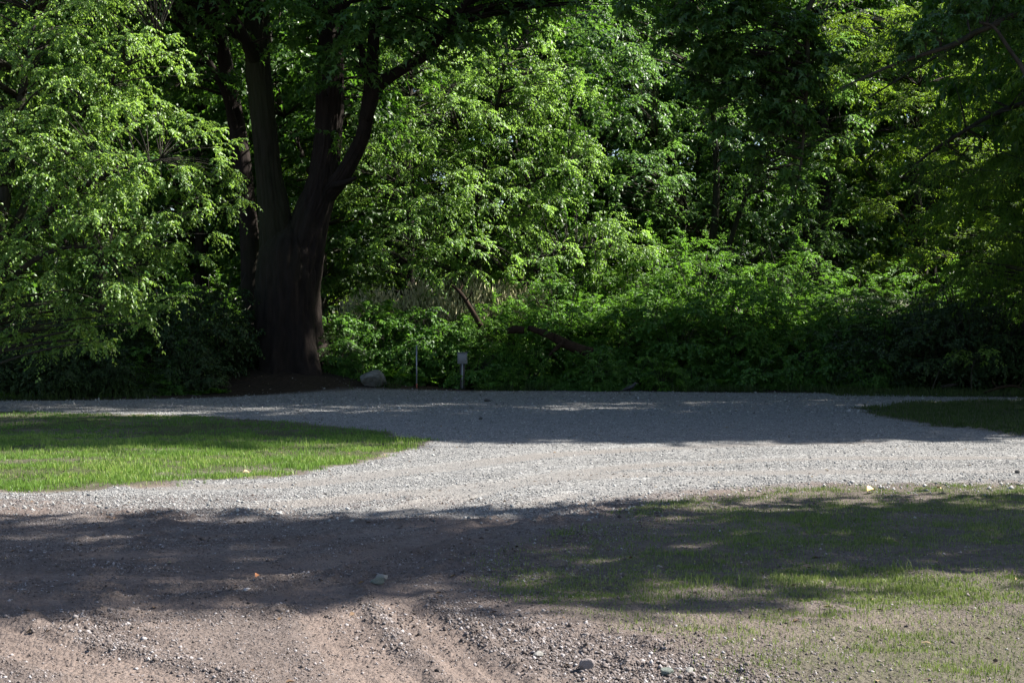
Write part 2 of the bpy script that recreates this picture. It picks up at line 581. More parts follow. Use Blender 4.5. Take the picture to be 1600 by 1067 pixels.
rough_zone = (1 - 0.85 * FL) * (1 - 0.75 * grav) * (1 - 0.5 * sstep(0, 0.8, rin)) * (0.35 + 0.9 * sstep(0.42, 0.65, fbm(XX * 0.7, YY * 0.7, 90, 3)))
amp = (YY > 3) * (YY < 60) * (1 - 0.6 * forest)
Z = Z + amp * (0.035 * lump * (1 - 0.4 * grav) + 0.12 * clod * rough_zone - 0.013 * FL + 0.015 * BE * (0.4 + fbm(XX * 6, YY * 6, 14, 3)))
# tread marks across some rut floors
Z = Z + amp * FL * 0.008 * np.sin((XX * 0.9 + YY * 1.1) * 52) * (YY < 14) * (1 - grav) * (vn(XX * 1.5, YY * 1.5, 12) > .4) + amp * FL * 0.012 * GR * (YY < 14) * sstep(.42, .62, fbm(XX * 1.1, YY * .8, 121, 3))
sandy = np.clip(FL * (0.4 + 0.7 * vn(XX * 1.2, YY * 1.2, 8)) + 0.35 * sstep(0.55, 0.7, fbm(XX * 0.5 + 3, YY * 0.9, 61, 3)), 0, 1) * (1 - grav)

ny, nx = XX.shape
fc_x = 0.25 * (XX[:-1, :-1] + XX[1:, :-1] + XX[:-1, 1:] + XX[1:, 1:])
fc_y = 0.25 * (YY[:-1, :-1] + YY[1:, :-1] + YY[:-1, 1:] + YY[1:, 1:])
isroad = inpoly(fc_x, fc_y, road) & ~inpoly(fc_x, fc_y, verge) & ~inpoly(fc_x, fc_y, lens)
I = np.arange(ny * nx).reshape(ny, nx)
quads = np.stack([I[:-1, :-1], I[:-1, 1:], I[1:, 1:], I[1:, :-1]], -1)


def ground_piece(name, mask, label):
    q = quads[mask]
    used, inv = np.unique(q.ravel(), return_inverse=True)
    mb = MB()
    V = np.stack([XX.ravel()[used], YY.ravel()[used], Z.ravel()[used]], -1)
    mb.add(V, [inv.reshape(-1, 4)])
    o = mb.build(name, M['ground'], smooth=True, attrs={'grav': grav.ravel()[used], 'green': green.ravel()[used],
                                                         'forest': forest.ravel()[used], 'sandy': sandy.ravel()[used], 'track': (FL * grav * (0.4 + 0.6 * vn(XX * .6, YY * .9, 66))).ravel()[used]})
    return tag(o, label, None, None, 'structure')


ground_piece('ground', ~isroad, 'brown bare earth with wheel ruts and clods in front of the gravel road')
ground_piece('gravel_road', isroad, 'pale grey crushed gravel road crossing in front of the trees')

xi = np.concatenate([xs]); yi = ys


def hz(x, y):
    """fine ground height by bilinear lookup"""
    x = np.asarray(x, float); y = np.asarray(y, float)
    i = np.clip(np.searchsorted(xs, x) - 1, 0, nx - 2); j = np.clip(np.searchsorted(ys, y) - 1, 0, ny - 2)
    u = np.clip((x - xs[i]) / (xs[i + 1] - xs[i]), 0, 1); v = np.clip((y - ys[j]) / (ys[j + 1] - ys[j]), 0, 1)
    return (Z[j, i] * (1 - u) + Z[j, i + 1] * u) * (1 - v) + (Z[j + 1, i] * (1 - u) + Z[j + 1, i + 1] * u) * v


def look(A, x, y):
    i = np.clip(np.searchsorted(xs, x) - 1, 0, nx - 2); j = np.clip(np.searchsorted(ys, y) - 1, 0, ny - 2)
    return A[j, i]


# ------------------------------------------------------------------ loose stones
OCT = np.array([[1, 0, 0], [0, 1, 0], [-1, 0, 0], [0, -1, 0], [0.2, 0.1, 1], [0, 0, -1]], float)
OCTF = np.array([[0, 1, 4], [1, 2, 4], [2, 3, 4], [3, 0, 4], [1, 0, 5], [2, 1, 5], [3, 2, 5], [0, 3, 5]])


def scatter(mb, x, y, size, sink=0.3, flat=0.65):
    n = len(x)
    a = rng.uniform(0, 2 * pi, n)
    V = np.repeat(OCT[None], n, 0) * rng.uniform(0.6, 1.25, (n, 6, 1)) + rng.normal(0, 0.16, (n, 6, 3))
    V = V * size[:, None, None] * np.stack([rng.uniform(0.8, 1.35, n), rng.uniform(0.7, 1.0, n), np.full(n, flat) * rng.uniform(0.7, 1.25, n)], -1)[:, None, :]
    ca, sa = np.cos(a)[:, None], np.sin(a)[:, None]
    tx = V[..., 0] * ca - V[..., 1] * sa; ty = V[..., 0] * sa + V[..., 1] * ca
    V = np.stack([tx + x[:, None], ty + y[:, None], V[..., 2] + (hz(x, y) + size * flat * (0.5 - sink))[:, None]], -1)
    F_ = (np.arange(n)[:, None, None] * 6 + OCTF[None]).reshape(-1, 3)
    mb.add(V.reshape(-1, 3), [F_], np.repeat(rng.uniform(0, 1, n) ** 0.9, 6))


def samp(n, y0, y1, spread=0.40, p=1.0):
    """points over the ground between two depths, a little wider than the view"""
    y = y0 + (y1 - y0) * rng.uniform(0, 1, n) ** p
    return rng.uniform(-spread, spread, n) * y, y


mb = MB()
x, y = samp(250000, 12.3, 27, 0.48, 1.2)
k = rng.uniform(0, 1, len(x)) < look(grav, x, y) ** 1.5 * (1 - .8 * look(FL, x, y)) * (0.35 + 0.65 * (fbm(x * 1.7, y * 1.7, 41, 3) > 0.47))
x, y = x[k], y[k]
scatter(mb, x, y, np.clip(rng.lognormal(-5.0, 0.40, len(x)), 0.003, 0.022), 0.25, 0.75)
x, y = samp(16000, 27, 38, 0.42)
k = rng.uniform(0, 1, len(x)) < look(grav, x, y)
scatter(mb, x[k], y[k], np.clip(rng.lognormal(-4.2, 0.4, k.sum()), 0.008, 0.05), 0.25, 0.75)
# coarser stones ploughed up along the near edge of the road
x, y = samp(26000, 10.5, 16.5, 0.42)
i_ = np.clip(np.searchsorted(xs, x) - 1, 0, nx - 2); j_ = np.clip(np.searchsorted(ys, y) - 1, 0, ny - 2)
k = rng.uniform(0, 1, len(x)) < np.exp(-(sd[j_, i_] / 0.45) ** 2) * 0.8
scatter(mb, x[k], y[k], np.clip(rng.lognormal(-4.75, 0.45, k.sum()), 0.004, 0.035), 0.2, 0.8)
tag(mb.build('loose_gravel', M['gravel']), 'loose grey gravel strewn over the road surface', 'gravel', None, 'stuff')

mb = MB()
x, y = samp(640000, 5.4, 13.8, 0.46, 0.9)
rub = np.exp(-dpoly(x, y, [G(640, 960), G(800, 1000), G(1000, 1050), G(1200, 1100)], False) ** 2 / 0.16)
rub = np.maximum(rub, 0.8 * np.exp(-dpoly(x, y, [G(525, 960), G(590, 1015)], False) ** 2 / 0.02))
rub = np.maximum(rub, 0.7 * np.exp(-dpoly(x, y, [G(130, 950), G(170, 1010), G(330, 1067)], False) ** 2 / 0.03))
dens = (0.22 + 0.42 * sstep(0.45, 0.62, fbm(x * 1.6, y * 1.6, 23, 4)) + 0.9 * rub) * (1 - 0.6 * look(sandy, x, y)) * (1 - .6 * look(FL, x, y)) * (1 - 0.7 * sstep(0.2, 1.0, look(rin, x, y)) * (1 - rub))
k = rng.uniform(0, 1, len(x)) < dens
x, y, rub = x[k], y[k], rub[k]
scatter(mb, x, y, np.clip(rng.lognormal(-5.62, 0.52, len(x)) * (1 + 0.5 * rub), 0.002, 0.022), 0.3, 0.75)
tag(mb.build('dirt_clods', M['clod']), 'small brown clods and pebbles loose on the bare earth', 'clods', None, 'stuff')


# single stones one can point at
def rock_mesh(name, size, seed, mat, flat=0.7, sub=3, ang=0.35):
    import bmesh
    bm = bmesh.new()
    bmesh.ops.create_icosphere(bm, subdivisions=sub, radius=1.0)
    r = random.Random(seed)
    planes = [(Vector((r.gauss(0, 1), r.gauss(0, 1), r.gauss(0, 0.8))).normalized(), r.uniform(0.55, 0.9)) for _ in range(11)]
    for v in bm.verts:
        c = v.co.copy()
        for n, d in planes:
            k = c.dot(n)
            if k > d: c -= n * (k - d) * (1 - ang * 0.2)
        q = 1 + 0.10 * (float(vn(c.x * 2.5 + seed, c.y * 2.5 + c.z * 1.7, seed)) - 0.5)
        v.co = Vector((c.x * size[0] * q, c.y * size[1] * q, c.z * size[2] * q))
    me = bpy.data.meshes.new(name)
    bm.to_mesh(me); bm.free()
    me.materials.append(mat)
    o = bpy.data.objects.new(name, me)
    C.objects.link(o)
    return o


M['palestone'] = stone_mat('pale_stone', (0.165, 0.16, 0.149), (0.286, 0.275, 0.259), 40)
M['pinkstone'] = stone_mat('pink_stone', (0.165, 0.138, 0.132), (0.253, 0.22, 0.215), 40)
M['greenstone'] = stone_mat('green_stone', (0.066, 0.0825, 0.0715), (0.165, 0.187, 0.165), 40)
M['boulder'] = stone_mat('grey_boulder', (0.066, 0.066, 0.0619), (0.149, 0.149, 0.145), 7, (0.033, 0.0371, 0.0165))
M['darkboulder'] = stone_mat('dark_boulder', (0.022, 0.0204, 0.022), (0.055, 0.0517, 0.0539), 5, (0.022, 0.0275, 0.011))


def put_rock(name, px, py, size, seed, mat, label, cat, rz=0.0, sink=0.25, Y=None, sub=3):
    x, y = G(px, py)
    o = rock_mesh(name, size, seed, M[mat], sub=sub)
    o.location = (x, y, float(hz(x, y)) + size[2] * (1 - sink) - size[2] * 0.15)
    o.rotation_euler = (0, 0, rz)
    return tag(o, label, cat)


put_rock('rock', 918, 1050, (0.040, 0.030, 0.034), 3, 'pinkstone', 'pointed pinkish rock standing in the rubble, largest near the bottom edge', 'rock')
put_rock('stone', 840, 1028, (0.032, 0.026, 0.018), 4, 'palestone', 'flat pale stone among the rubble up and left of the pointed rock', 'stone', 0.4)
put_rock('stone', 1043, 1057, (0.042, 0.030, 0.022), 5, 'greenstone', 'greenish grey stone lying low in the rubble right of the pointed rock', 'stone', 0.2)
put_rock('stone', 1078, 1052, (0.026, 0.022, 0.016), 6, 'palestone', 'small whitish stone just right of the greenish stone', 'stone', 1.2)
put_rock('stone', 597, 903, (0.042, 0.036, 0.030), 8, 'palestone', 'rounded pale stone in the shade, farther of the touching pair', 'stone', 0.6)
put_rock('stone', 590, 912, (0.052, 0.040, 0.028), 9, 'greenstone', 'rounded greyish stone in the shade, nearer of the touching pair', 'stone', 0.1)
put_rock('clod', 1590, 741, (0.034, 0.028, 0.024), 10, 'darkboulder', 'single dark clod on the sunlit gravel at the right edge', 'clod')
put_rock('clod', 1590, 760, (0.045, 0.03, 0.015), 11, 'darkboulder', 'dark flat clod in the sunlit grass margin at the right edge', 'clod')
put_rock('clod', 761, 627, (0.10, 0.07, 0.04), 12, 'darkboulder', 'dark flattened clod on the shaded gravel near the utility box', 'clod')
put_rock('clod', 751, 655, (0.045, 0.04, 0.028), 13, 'darkboulder', 'small dark clod on the shaded gravel in the middle of the road', 'clod')
put_rock('boulder', 580, 612, (0.38, 0.28, 0.27), 21, 'boulder', 'pale grey boulder at the road edge beside the big maple', 'boulder', 0.3, 0.2, sub=4)
put_rock('boulder', 598, 611.5, (0.17, 0.15, 0.12), 22, 'darkboulder', 'small dark boulder leaning against the pale boulder', 'boulder', 0.9, 0.2, sub=3)
put_rock('boulder', 929, 608, (0.60, 0.40, 0.38), 23, 'darkboulder', 'large dark boulder half hidden by bushes at the road edge', 'boulder', 0.2, 0.2, sub=4)


# fallen leaves
def fallen_leaf(px, py, L, mat, label, rz):
    x, y = G(px, py)
    mb = MB()
    n = 5
    for s in (-1, 1):
        pass
    t = np.linspace(0, 1, 7)
    wd = np.sin(t * pi) ** 0.8 * 0.36 * L
    mid = np.stack([t * L - L / 2, 0 * t, 0.02 + 0.10 * L * np.sin(t * 5)], -1)
    l = mid + np.stack([0 * t, wd, wd * 0.7], -1); r = mid + np.stack([0 * t, -wd, wd * 0.5], -1)
    V = np.concatenate([mid, l, r])
    q = [[i, i + 1, i + 8, i + 7] for i in range(6)] + [[i, i + 14, i + 15, i + 1] for i in range(6)]
    mb.add(V, [q])
    o = mb.build('fallen_leaf', mat, smooth=True)
    o.location = (x, y, float(hz(x, y)) + 0.012)
    o.rotation_euler = (0.25, -0.15, rz)
    return tag(o, label, 'leaf')


M['leaf_yellow'] = plain('yellow_leaf', (0.75, 0.50, 0.16), 0.6)
M['leaf_orange'] = plain('orange_leaf', (0.34, 0.13, 0.045), 0.6)
M['leaf_tan'] = plain('tan_leaf', (0.36, 0.26, 0.14), 0.6)
fallen_leaf(1361, 770, 0.11, M['leaf_yellow'], 'bright yellow fallen leaf on the sparse grass by the gravel', 0.5)
fallen_leaf(1466, 766, 0.06, M['leaf_tan'], 'dull tan fallen leaf in the grass right of the yellow leaf', 2.0)
fallen_leaf(385, 741, 0.08, M['leaf_tan'], 'curled tan leaf at the near edge of the green verge', 0.2)
fallen_leaf(402, 908, 0.055, M['leaf_orange'], 'orange fallen leaf on the shaded bare earth', 1.2)


mb = MB()
x, y = samp(5200, 5.6, 37, .42, 1.0)
k = rng.uniform(0, 1, len(x)) < np.clip(.10 + .5 * (fbm(x * .6, y * .6, 133, 3) > .56) + .5 * sstep(31, 36, y), 0, 1)
x, y = x[k], y[k]; n = len(x)
a = rng.uniform(0, 2 * pi, n)
leaves(mb, np.stack([x, y, hz(x, y) + .008], -1), np.stack([np.cos(a), np.sin(a), rng.normal(0, .2, n)], -1), rng.normal(0, .35, (n, 3)) + np.array([0, 0, 1.]),
       rng.uniform(.02, .06, n), rng.uniform(.008, .03, n), rng.uniform(0, 1, n))
tag(mb.build('leaf_litter', M['litter']), 'scattered bits of dry brown leaf and twig on the bare ground', 'leaf litter', None, 'stuff')


# ------------------------------------------------------------------ grass
def blades(mb, x, y, h, wd, tint, lean=0.35):
    n = len(x)
    z = hz(x, y) - 0.004
    a = rng.uniform(0, 2 * pi, n)
    b = rng.uniform(0, 2 * pi, n)
    le = np.abs(rng.normal(0, lean, n)) * h
    u = np.stack([np.cos(a), np.sin(a), 0 * a], -1) * (wd / 2)[:, None]
    B = np.stack([x, y, z], -1)
    dx = np.stack([np.cos(b) * le, np.sin(b) * le, 0 * b], -1)
    up = np.zeros((n, 3)); up[:, 2] = h
    mid = B + up * 0.55 + dx * 0.3; tip = B + up * (1 - 0.25 * (le / h)[:, None]) + dx
    V = np.stack([B - u, B + u, mid + u * 0.8, mid - u * 0.8, tip], 1).reshape(-1, 3)
    base = np.arange(n)[:, None] * 5
    mb.add(V, [base + np.array([[0, 1, 2, 3]]), base + np.array([[3, 2, 4]])], np.repeat(tint, 5))


def grass_in(mb, n, poly, y0, y1, spread, dfun, h0, h1, w0, w1, tlo=0.1, thi=0.85, p=1.0):
    x, y = samp(n, y0, y1, spread, p)
    k = rng.uniform(0, 1, n) < dfun(x, y)
    x, y = x[k], y[k]
    m = len(x)
    clump = fbm(x * 2.3, y * 2.3, 19, 3)
    h = rng.uniform(h0, h1, m) * (0.45 + 1.1 * clump)
    t = np.clip(rng.uniform(tlo, thi, m) * (0.35 + 1.3 * fbm(x * 1.1, y * 1.1, 29, 3)), 0, 1)
    blades(mb, x, y, h, rng.uniform(w0, w1, m), t)


mb = MB()
bare = lambda x, y: np.maximum(np.exp(-(dpoly(x, y, [G(60, 721), G(160, 719)], False) / .22) ** 2), np.maximum(np.exp(-(dpoly(x, y, [G(-60, 752), G(40, 749)], False) / .25) ** 2), np.exp(-(dpoly(x, y, [G(470, 716), G(550, 715)], False) / .15) ** 2)))
dv = lambda x, y: sstep(-0.16, 0.34, look(vin, x, y) + .35 * (fbm(x * 3.1, y * 3.1, 59, 3) - .5)) * (0.10 + 0.90 * sstep(0.38, 0.52, fbm(x * 1.4, y * 1.7, 55, 4))) * (1 - .93 * bare(x, y)) * (0.3 + 0.7 * (fbm(x * 6, y * 6, 72, 3) > 0.44))
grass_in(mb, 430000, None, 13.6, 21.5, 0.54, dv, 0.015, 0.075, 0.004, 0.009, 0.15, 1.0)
grass_in(mb, 145000, None, 21.0, 30, 0.55, dv, 0.02, 0.06, 0.007, 0.013, 0.0, 0.25)  # low tint range paints shade into the far half of the verge
# taller seeding stalks
for px, py in ((330, 697), (372, 700), (381, 701), (392, 700), (633, 703), (628, 701), (205, 700), (70, 698), (480, 708), (640, 704)):
    x0, y0 = G(px, py)
    n = 14
    blades(mb, rng.normal(x0, 0.05, n), rng.normal(y0, 0.05, n), rng.uniform(0.10, 0.24, n), rng.uniform(0.005, 0.009, n), rng.uniform(0.6, 1.0, n), 0.25)
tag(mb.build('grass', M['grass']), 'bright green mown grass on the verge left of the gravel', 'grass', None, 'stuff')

mb = MB()
edge = lambda x, y: np.exp(-(dpoly(x, y, [G(840, 838), G(950, 808), G(1050, 785), G(1150, 772), G(1350, 765), G(1800, 765)], False) / 0.28) ** 2)
edge2 = lambda x, y: np.maximum(np.maximum(np.exp(-(dpoly(x, y, [G(1080, 905), G(1180, 898), G(1280, 902)], False) / 0.33) ** 2), np.exp(-(dpoly(x, y, [G(1420, 800), G(1520, 830), G(1700, 840)], False) / 0.9) ** 2)),
                                np.exp(-(dpoly(x, y, [G(1200, 812), G(1330, 815)], False) / 0.5) ** 2))
dr = lambda x, y: sstep(-.1, 0.3, look(rin, x, y)) * np.clip(0.22 + 0.45 * sstep(0.44, 0.66, fbm(x * 0.8, y * 1.1, 55, 4)) + 0.8 * edge(x, y) * (fbm(x * 2.1, y * 2.6, 188, 3) > 0.44) + 0.7 * edge2(x, y) * (fbm(x * 3, y * 3, 88, 3) > 0.42), 0, 1) * (0.35 + 0.65 * (fbm(x * 5, y * 5, 71, 3) > 0.5))
grass_in(mb, 400000, None, 8.3, 15.5, 0.48, dr, 0.010, 0.040, 0.003, 0.007, 0.1, 1.0)
dr2 = lambda x, y: sstep(0, 0.5, look(rin, x, y)) * np.clip(0.09 + 0.40 * sstep(0.44, 0.72, fbm(x * 1.9, y * 2.4, 155, 4)) * (fbm(x * 7, y * 7, 156, 2) > .45), 0, 1)
grass_in(mb, 310000, None, 5.4, 9.2, 0.48, dr2, 0.012, 0.036, 0.003, 0.006, 0.5, 1.0)
for px, py in ((1085, 918), (1100, 916), (1150, 918), (1170, 917), (1235, 917), (1405, 888), (1410, 892), (1025, 905), (1300, 962), (1350, 955)):
    x0, y0 = G(px, py)
    n = 16
    blades(mb, rng.normal(x0, 0.05, n), rng.normal(y0, 0.03, n), rng.uniform(0.04, 0.12, n), rng.uniform(0.004, 0.007, n), rng.uniform(0.4, 0.95, n), 0.4)
tag(mb.build('grass', M['grass2']), 'thin patchy grass sprouting from bare soil on the right', 'grass', None, 'stuff')

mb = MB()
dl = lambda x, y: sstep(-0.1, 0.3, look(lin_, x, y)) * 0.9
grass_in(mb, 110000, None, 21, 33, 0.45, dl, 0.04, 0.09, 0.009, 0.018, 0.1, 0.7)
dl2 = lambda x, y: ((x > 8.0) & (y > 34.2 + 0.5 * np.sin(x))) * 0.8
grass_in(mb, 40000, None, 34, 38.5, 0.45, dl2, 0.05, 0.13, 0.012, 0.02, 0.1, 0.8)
tag(mb.build('grass', M['grass3']), 'grass island coloured dark for shade at the right end of the road', 'grass', None, 'stuff')


# ------------------------------------------------------------------ trees
def crown(mbl, mbw, lobes, nb, skel, leaf, seed, r_b=0.8, K=7, Mn=10, shell=0.45, twig=True, droop=0.35, spread=1.5, tilt=0.05, br=0.012, flatb=0.25):
    """boughs in the lobes; each bough a flat fan of drooping twigs with leaves in two ranks, joined to the skeleton by a branch"""
    r = np.random.default_rng(seed)
    L0, L1, wr, shape, hang, flat = leaf
    lob = np.array(lobes, float)
    wt = (lob[:, 3] * lob[:, 4] * lob[:, 5]) ** 0.72
    idx = r.choice(len(lob), nb, p=wt / wt.sum())
    d = norm(r.normal(0, 1, (nb, 3)))
    rad = shell + (1 - shell) * r.uniform(0, 1, nb) ** 0.6
    c = lob[idx, :3] + d * rad[:, None] * lob[idx, 3:6]
    out = d * lob[idx, 3:6]
    sk = np.asarray(skel, float)
    # branches
    if mbw is not None:
        for i in range(nb):
            dv_ = c[i] - sk[:, :3]
            cost = np.linalg.norm(dv_, axis=1) + 1.2 * np.maximum(-dv_[:, 2] + 0.15 * np.linalg.norm(dv_[:, :2], axis=1), 0)
            j = int(np.argmin(cost))
            a = sk[j, :3]; ln = np.linalg.norm(c[i] - a)
            if ln < 0.05: continue
            mid = (a + c[i]) / 2 + np.array([r.normal(0, 0.06), r.normal(0, 0.06), 0.10]) * ln
            t = np.linspace(0, 1, 6)[:, None]
            pts = a * (1 - t) ** 2 + 2 * mid * t * (1 - t) + c[i] * t * t
            r0 = min(sk[j, 3] * 0.6, br + 0.009 * ln)
            tube(mbw, pts, np.linspace(r0, br * 0.4, 6), 5)
    az0 = np.arctan2(out[:, 1], out[:, 0])
    n = nb * K
    az = np.repeat(az0, K) + r.uniform(-spread, spread, n)
    Lt = r_b * np.repeat(r.uniform(0.65, 1.3, nb), K) * r.uniform(0.55, 1.0, n)
    el = r.normal(tilt, flatb, n) + np.repeat(r.normal(0, 0.12, nb), K) + np.repeat(np.clip(out[:, 2] / (np.linalg.norm(out, axis=1) + 1e-6), -0.5, 1), K) * 0.35
    td = np.stack([np.cos(az) * np.cos(el), np.sin(az) * np.cos(el), np.sin(el)], -1)
    B = np.repeat(c, K, 0) + td * (r.uniform(0, 0.15, n) * Lt)[:, None]
    dr_ = droop * r.uniform(0.5, 1.5, n)

    def at(t):
        p = B[:, None, :] + td[:, None, :] * (t * Lt[:, None])[..., None]
        p[..., 2] -= dr_[:, None] * Lt[:, None] * t ** 2
        return p
    t = (np.arange(Mn)[None, :] + r.uniform(0.1, 0.9, (n, Mn))) / Mn
    t = 0.08 + 0.95 * t
    Pp = at(t)
    dirs = np.repeat(td[:, None, :], Mn, 1).copy()
    dirs[..., 2] -= 2 * dr_[:, None] * t
    dirs = norm(dirs)
    side = norm(np.cross(dirs, np.array([0, 0, 1.0])))
    sg = np.where((np.arange(Mn)[None, :] + r.integers(0, 2, (n, 1))) % 2 == 0, 1.0, -1.0)
    LD = dirs * 0.65 + side * (sg * r.uniform(0.5, 1.0, (n, Mn)))[..., None] + r.normal(0, 0.25, (n, Mn, 3))
    LD[..., 2] -= hang * r.uniform(0.3, 1.4, (n, Mn))
    LN = r.normal(0, flat, (n, Mn, 3)) + np.array([0, 0, 1.0])
    o2 = np.repeat(norm(out), K, 0)[:, None, :]
    LN = LN + 0.5 * o2 + 0.45 * sdir
    LL = r.uniform(L0, L1, (n, Mn))
    tn = np.repeat(r.uniform(0.0, 0.55, nb), K)[:, None] + r.uniform(0, 0.45, (n, Mn))
    leaves(mbl, Pp.reshape(-1, 3), LD.reshape(-1, 3), LN.reshape(-1, 3), LL.ravel(), (LL * wr * r.uniform(0.8, 1.2, (n, Mn))).ravel(), tn.ravel(), shape)
    if twig and mbw is not None:
        o = np.ones((n, 1))
        twig_strips(mbw, B, at(o * 0.5)[:, 0], at(o * 1.0)[:, 0], np.full(n, 0.0055))


def skel_of(paths):
    out = []
    for pts, rad in paths:
        p = spline(np.c_[pts, rad], 6)
        out.append(p)
    return np.vstack(out)


def make_tree(name, label, cat, loc, paths, lobes, nb, leaf, mat, bark, seed, group=None, sides=10, rough=0.12, flute=0.0, **kw):
    """paths and lobes in coordinates relative to loc"""
    root = thing(name, label, cat, loc, group)
    mw = MB(); ml = MB()
    for i, (pts, rad) in enumerate(paths):
        p = spline(np.c_[pts, rad], 8 if sides < 30 else 18)
        tube(mw, p[:, :3], p[:, 3], sides, rough, seed + i, flute if i == 0 else 0)
    crown(ml, mw, lobes, nb, skel_of(paths), leaf, seed, **kw)
    mw.build('trunk', M[bark], root, smooth=True)
    ml.build('crown', M[mat], root)
    return root


def rel(pts, loc):
    return [tuple(np.asarray(p) - np.asarray(loc)) for p in pts]


CH = (0.06, 0.108, 0.46, 'oval', 0.7, 0.6)
HZ = (0.042, 0.09, 0.62, 'oval', 0.5, 0.7)
MP = (0.13, 0.24, 0.95, 'maple', 0.55, 0.40)
SY = (0.075, 0.125, 0.85, 'maple', 0.6, 0.45)
CD = (0.10, 0.20, 0.22, 'oval', 0.55, 0.35)
BIG = (0.20, 0.34, 0.75, 'oval', 0.5, 0.5)

# --- the big maple with the forked trunk
mY = 38.3
mloc = np.array([P(455, 600, mY)[0], mY, 0.3])


def mp(px, py, dy=0.0):
    return P(px, py, mY + dy) - mloc


kx = mY / F
trunk_paths = [
    ([mp(456, 622), mp(456, 586), mp(452, 540), mp(449, 480), mp(450, 420), mp(452, 380), mp(455, 345)], [88 * kx, 62 * kx, 51 * kx, 47 * kx, 46 * kx, 37 * kx, 8 * kx]),
    ([mp(440, 520), mp(438, 430), mp(430, 345), mp(420, 270), mp(413, 200), mp(404, 110), mp(400, 10), mp(398, -120), mp(385, -260)], [24 * kx, 28 * kx, 24 * kx, 19 * kx, 18 * kx, 18 * kx, 17 * kx, 15 * kx, 9 * kx]),
    ([mp(462, 520), mp(470, 430), mp(484, 350), mp(503, 290), mp(512, 220), mp(516, 130), mp(520, 30, .3), mp(528, -110, .6), mp(540, -260, 1)], [26 * kx, 31 * kx, 28 * kx, 23 * kx, 20 * kx, 20 * kx, 19 * kx, 17 * kx, 10 * kx]),
    ([mp(505, 310), mp(534, 276, -.4), mp(563, 222, -.8), mp(573, 180, -1.1), mp(580, 120, -1.3), mp(584, 60, -1.4), mp(588, -10, -1.5), mp(600, -120, -2)], [15 * kx, 12 * kx, 10.5 * kx, 10 * kx, 9 * kx, 8 * kx, 7 * kx, 5 * kx]),
    ([mp(572, 185, -1.1), mp(590, 138, -1.5), mp(622, 113, -2), mp(664, 88, -2.5), mp(693, 52, -3), mp(730, 0, -3.4), mp(770, -70, -4)], [10 * kx, 9 * kx, 7.5 * kx, 6.5 * kx, 5.5 * kx, 4.5 * kx, 3 * kx]),
    ([mp(578, 130, -1.3), mp(560, 70, -2), mp(535, 20, -2.6), mp(520, -60, -3.2)], [8 * kx, 6 * kx, 5 * kx, 4 * kx]),
    ([mp(520, 290, -.4), mp(540, 285, -1), mp(556, 278, -1.5)], [5 * kx, 4 * kx, 2 * kx]),
    ([mp(402, 100), mp(370, 40, -1.5), mp(330, -30, -3), mp(280, -130, -4)], [10 * kx, 8 * kx, 6 * kx, 3 * kx]),
]
ml_ = [(-4, 0, 13, 4.5, 4.5, 3.5), (1.5, -1, 14.5, 4.5, 4.5, 4), (5.5, -1, 12.5, 3.8, 4, 2.8), (0, 2, 18, 5, 4.5, 4), (-6, -1.5, 12, 3.0, 3.5, 2.5),
       (0.5, -3.2, 9.8, 2.6, 1.3, 1.2), (3.4, -3.6, 9.4, 2.2, 1.4, 1.2), (2.5, -2.5, 10.2, 3.0, 2.0, 1.4), (6.2, -4, 10.3, 2.6, 1.6, 1.0), (1.8, -1.5, 7.6, 1.1, .9, 1.5), (-3, -2.5, 10.4, 2, 1.5, 1.2), (1.2, 1.8, 8.2, 1.3, 1.2, 1.6)]
ml_ += [(*mp(625, 50, -2.5), 1.2, .8, .9), (*mp(540, 60, -2.5), 1.0, .7, 1.0), (*mp(690, 15, -3.5), 1.3, .8, .6), (*mp(455, 40, -2), 1.0, .7, .6), (*mp(470, 150, 1.6), .8, .7, 1.1), (*mp(640, 130, 1.5), .9, .6, .6), (*mp(760, 30, -3), 1.5, .9, .5), (*mp(860, 5, -3), 1.6, .9, .55), (*mp(700, -5, -1), 1.8, 1.2, .7), (*mp(800, -30, -1), 2.0, 1.2, .7), (*mp(940, -20, -3), 1.5, 1, .6), (*mp(560, 110, 1.4), .9, .6, .9)]
maple = make_tree('maple_tree', 'huge old maple with dark trunk forked low into several stems', 'tree', tuple(mloc), trunk_paths, ml_, 900, MP, 'maple', 'bark', 101,
                  sides=96, rough=0.14, flute=3.0, r_b=1.15, K=6, Mn=10, br=0.02, twig=False)

# --- leaning tree behind it
lloc = np.array([P(396, 600, 40.0)[0], 40.0, 0.1])
lp = lambda px, py, dy=0: P(px, py, 40.0 + dy) - lloc
k2 = 40.0 / F
make_tree('leaning_tree', 'slender dark tree leaning left just behind the big maple', 'tree', tuple(lloc),
          [([lp(398, 625), lp(396, 480), lp(388, 350), lp(376, 240), lp(358, 130), lp(334, 10), lp(305, -140)], [22 * k2, 18 * k2, 15 * k2, 14 * k2, 12 * k2, 11 * k2, 7 * k2]),
           ([lp(372, 215), lp(340, 120, -1), lp(290, 50, -1.5), lp(250, 20, -2)], [6 * k2, 5 * k2, 4 * k2, 2 * k2])],
          [(-2, -1, 10.5, 2.6, 2.2, 1.9), (-3.2, 1, 13.5, 3, 3, 2.5), (-1.3, -1.2, 8.6, 1.2, 1.2, .9)], 150, MP, 'maple', 'bark', 131, r_b=0.9, K=6, Mn=9, twig=False)

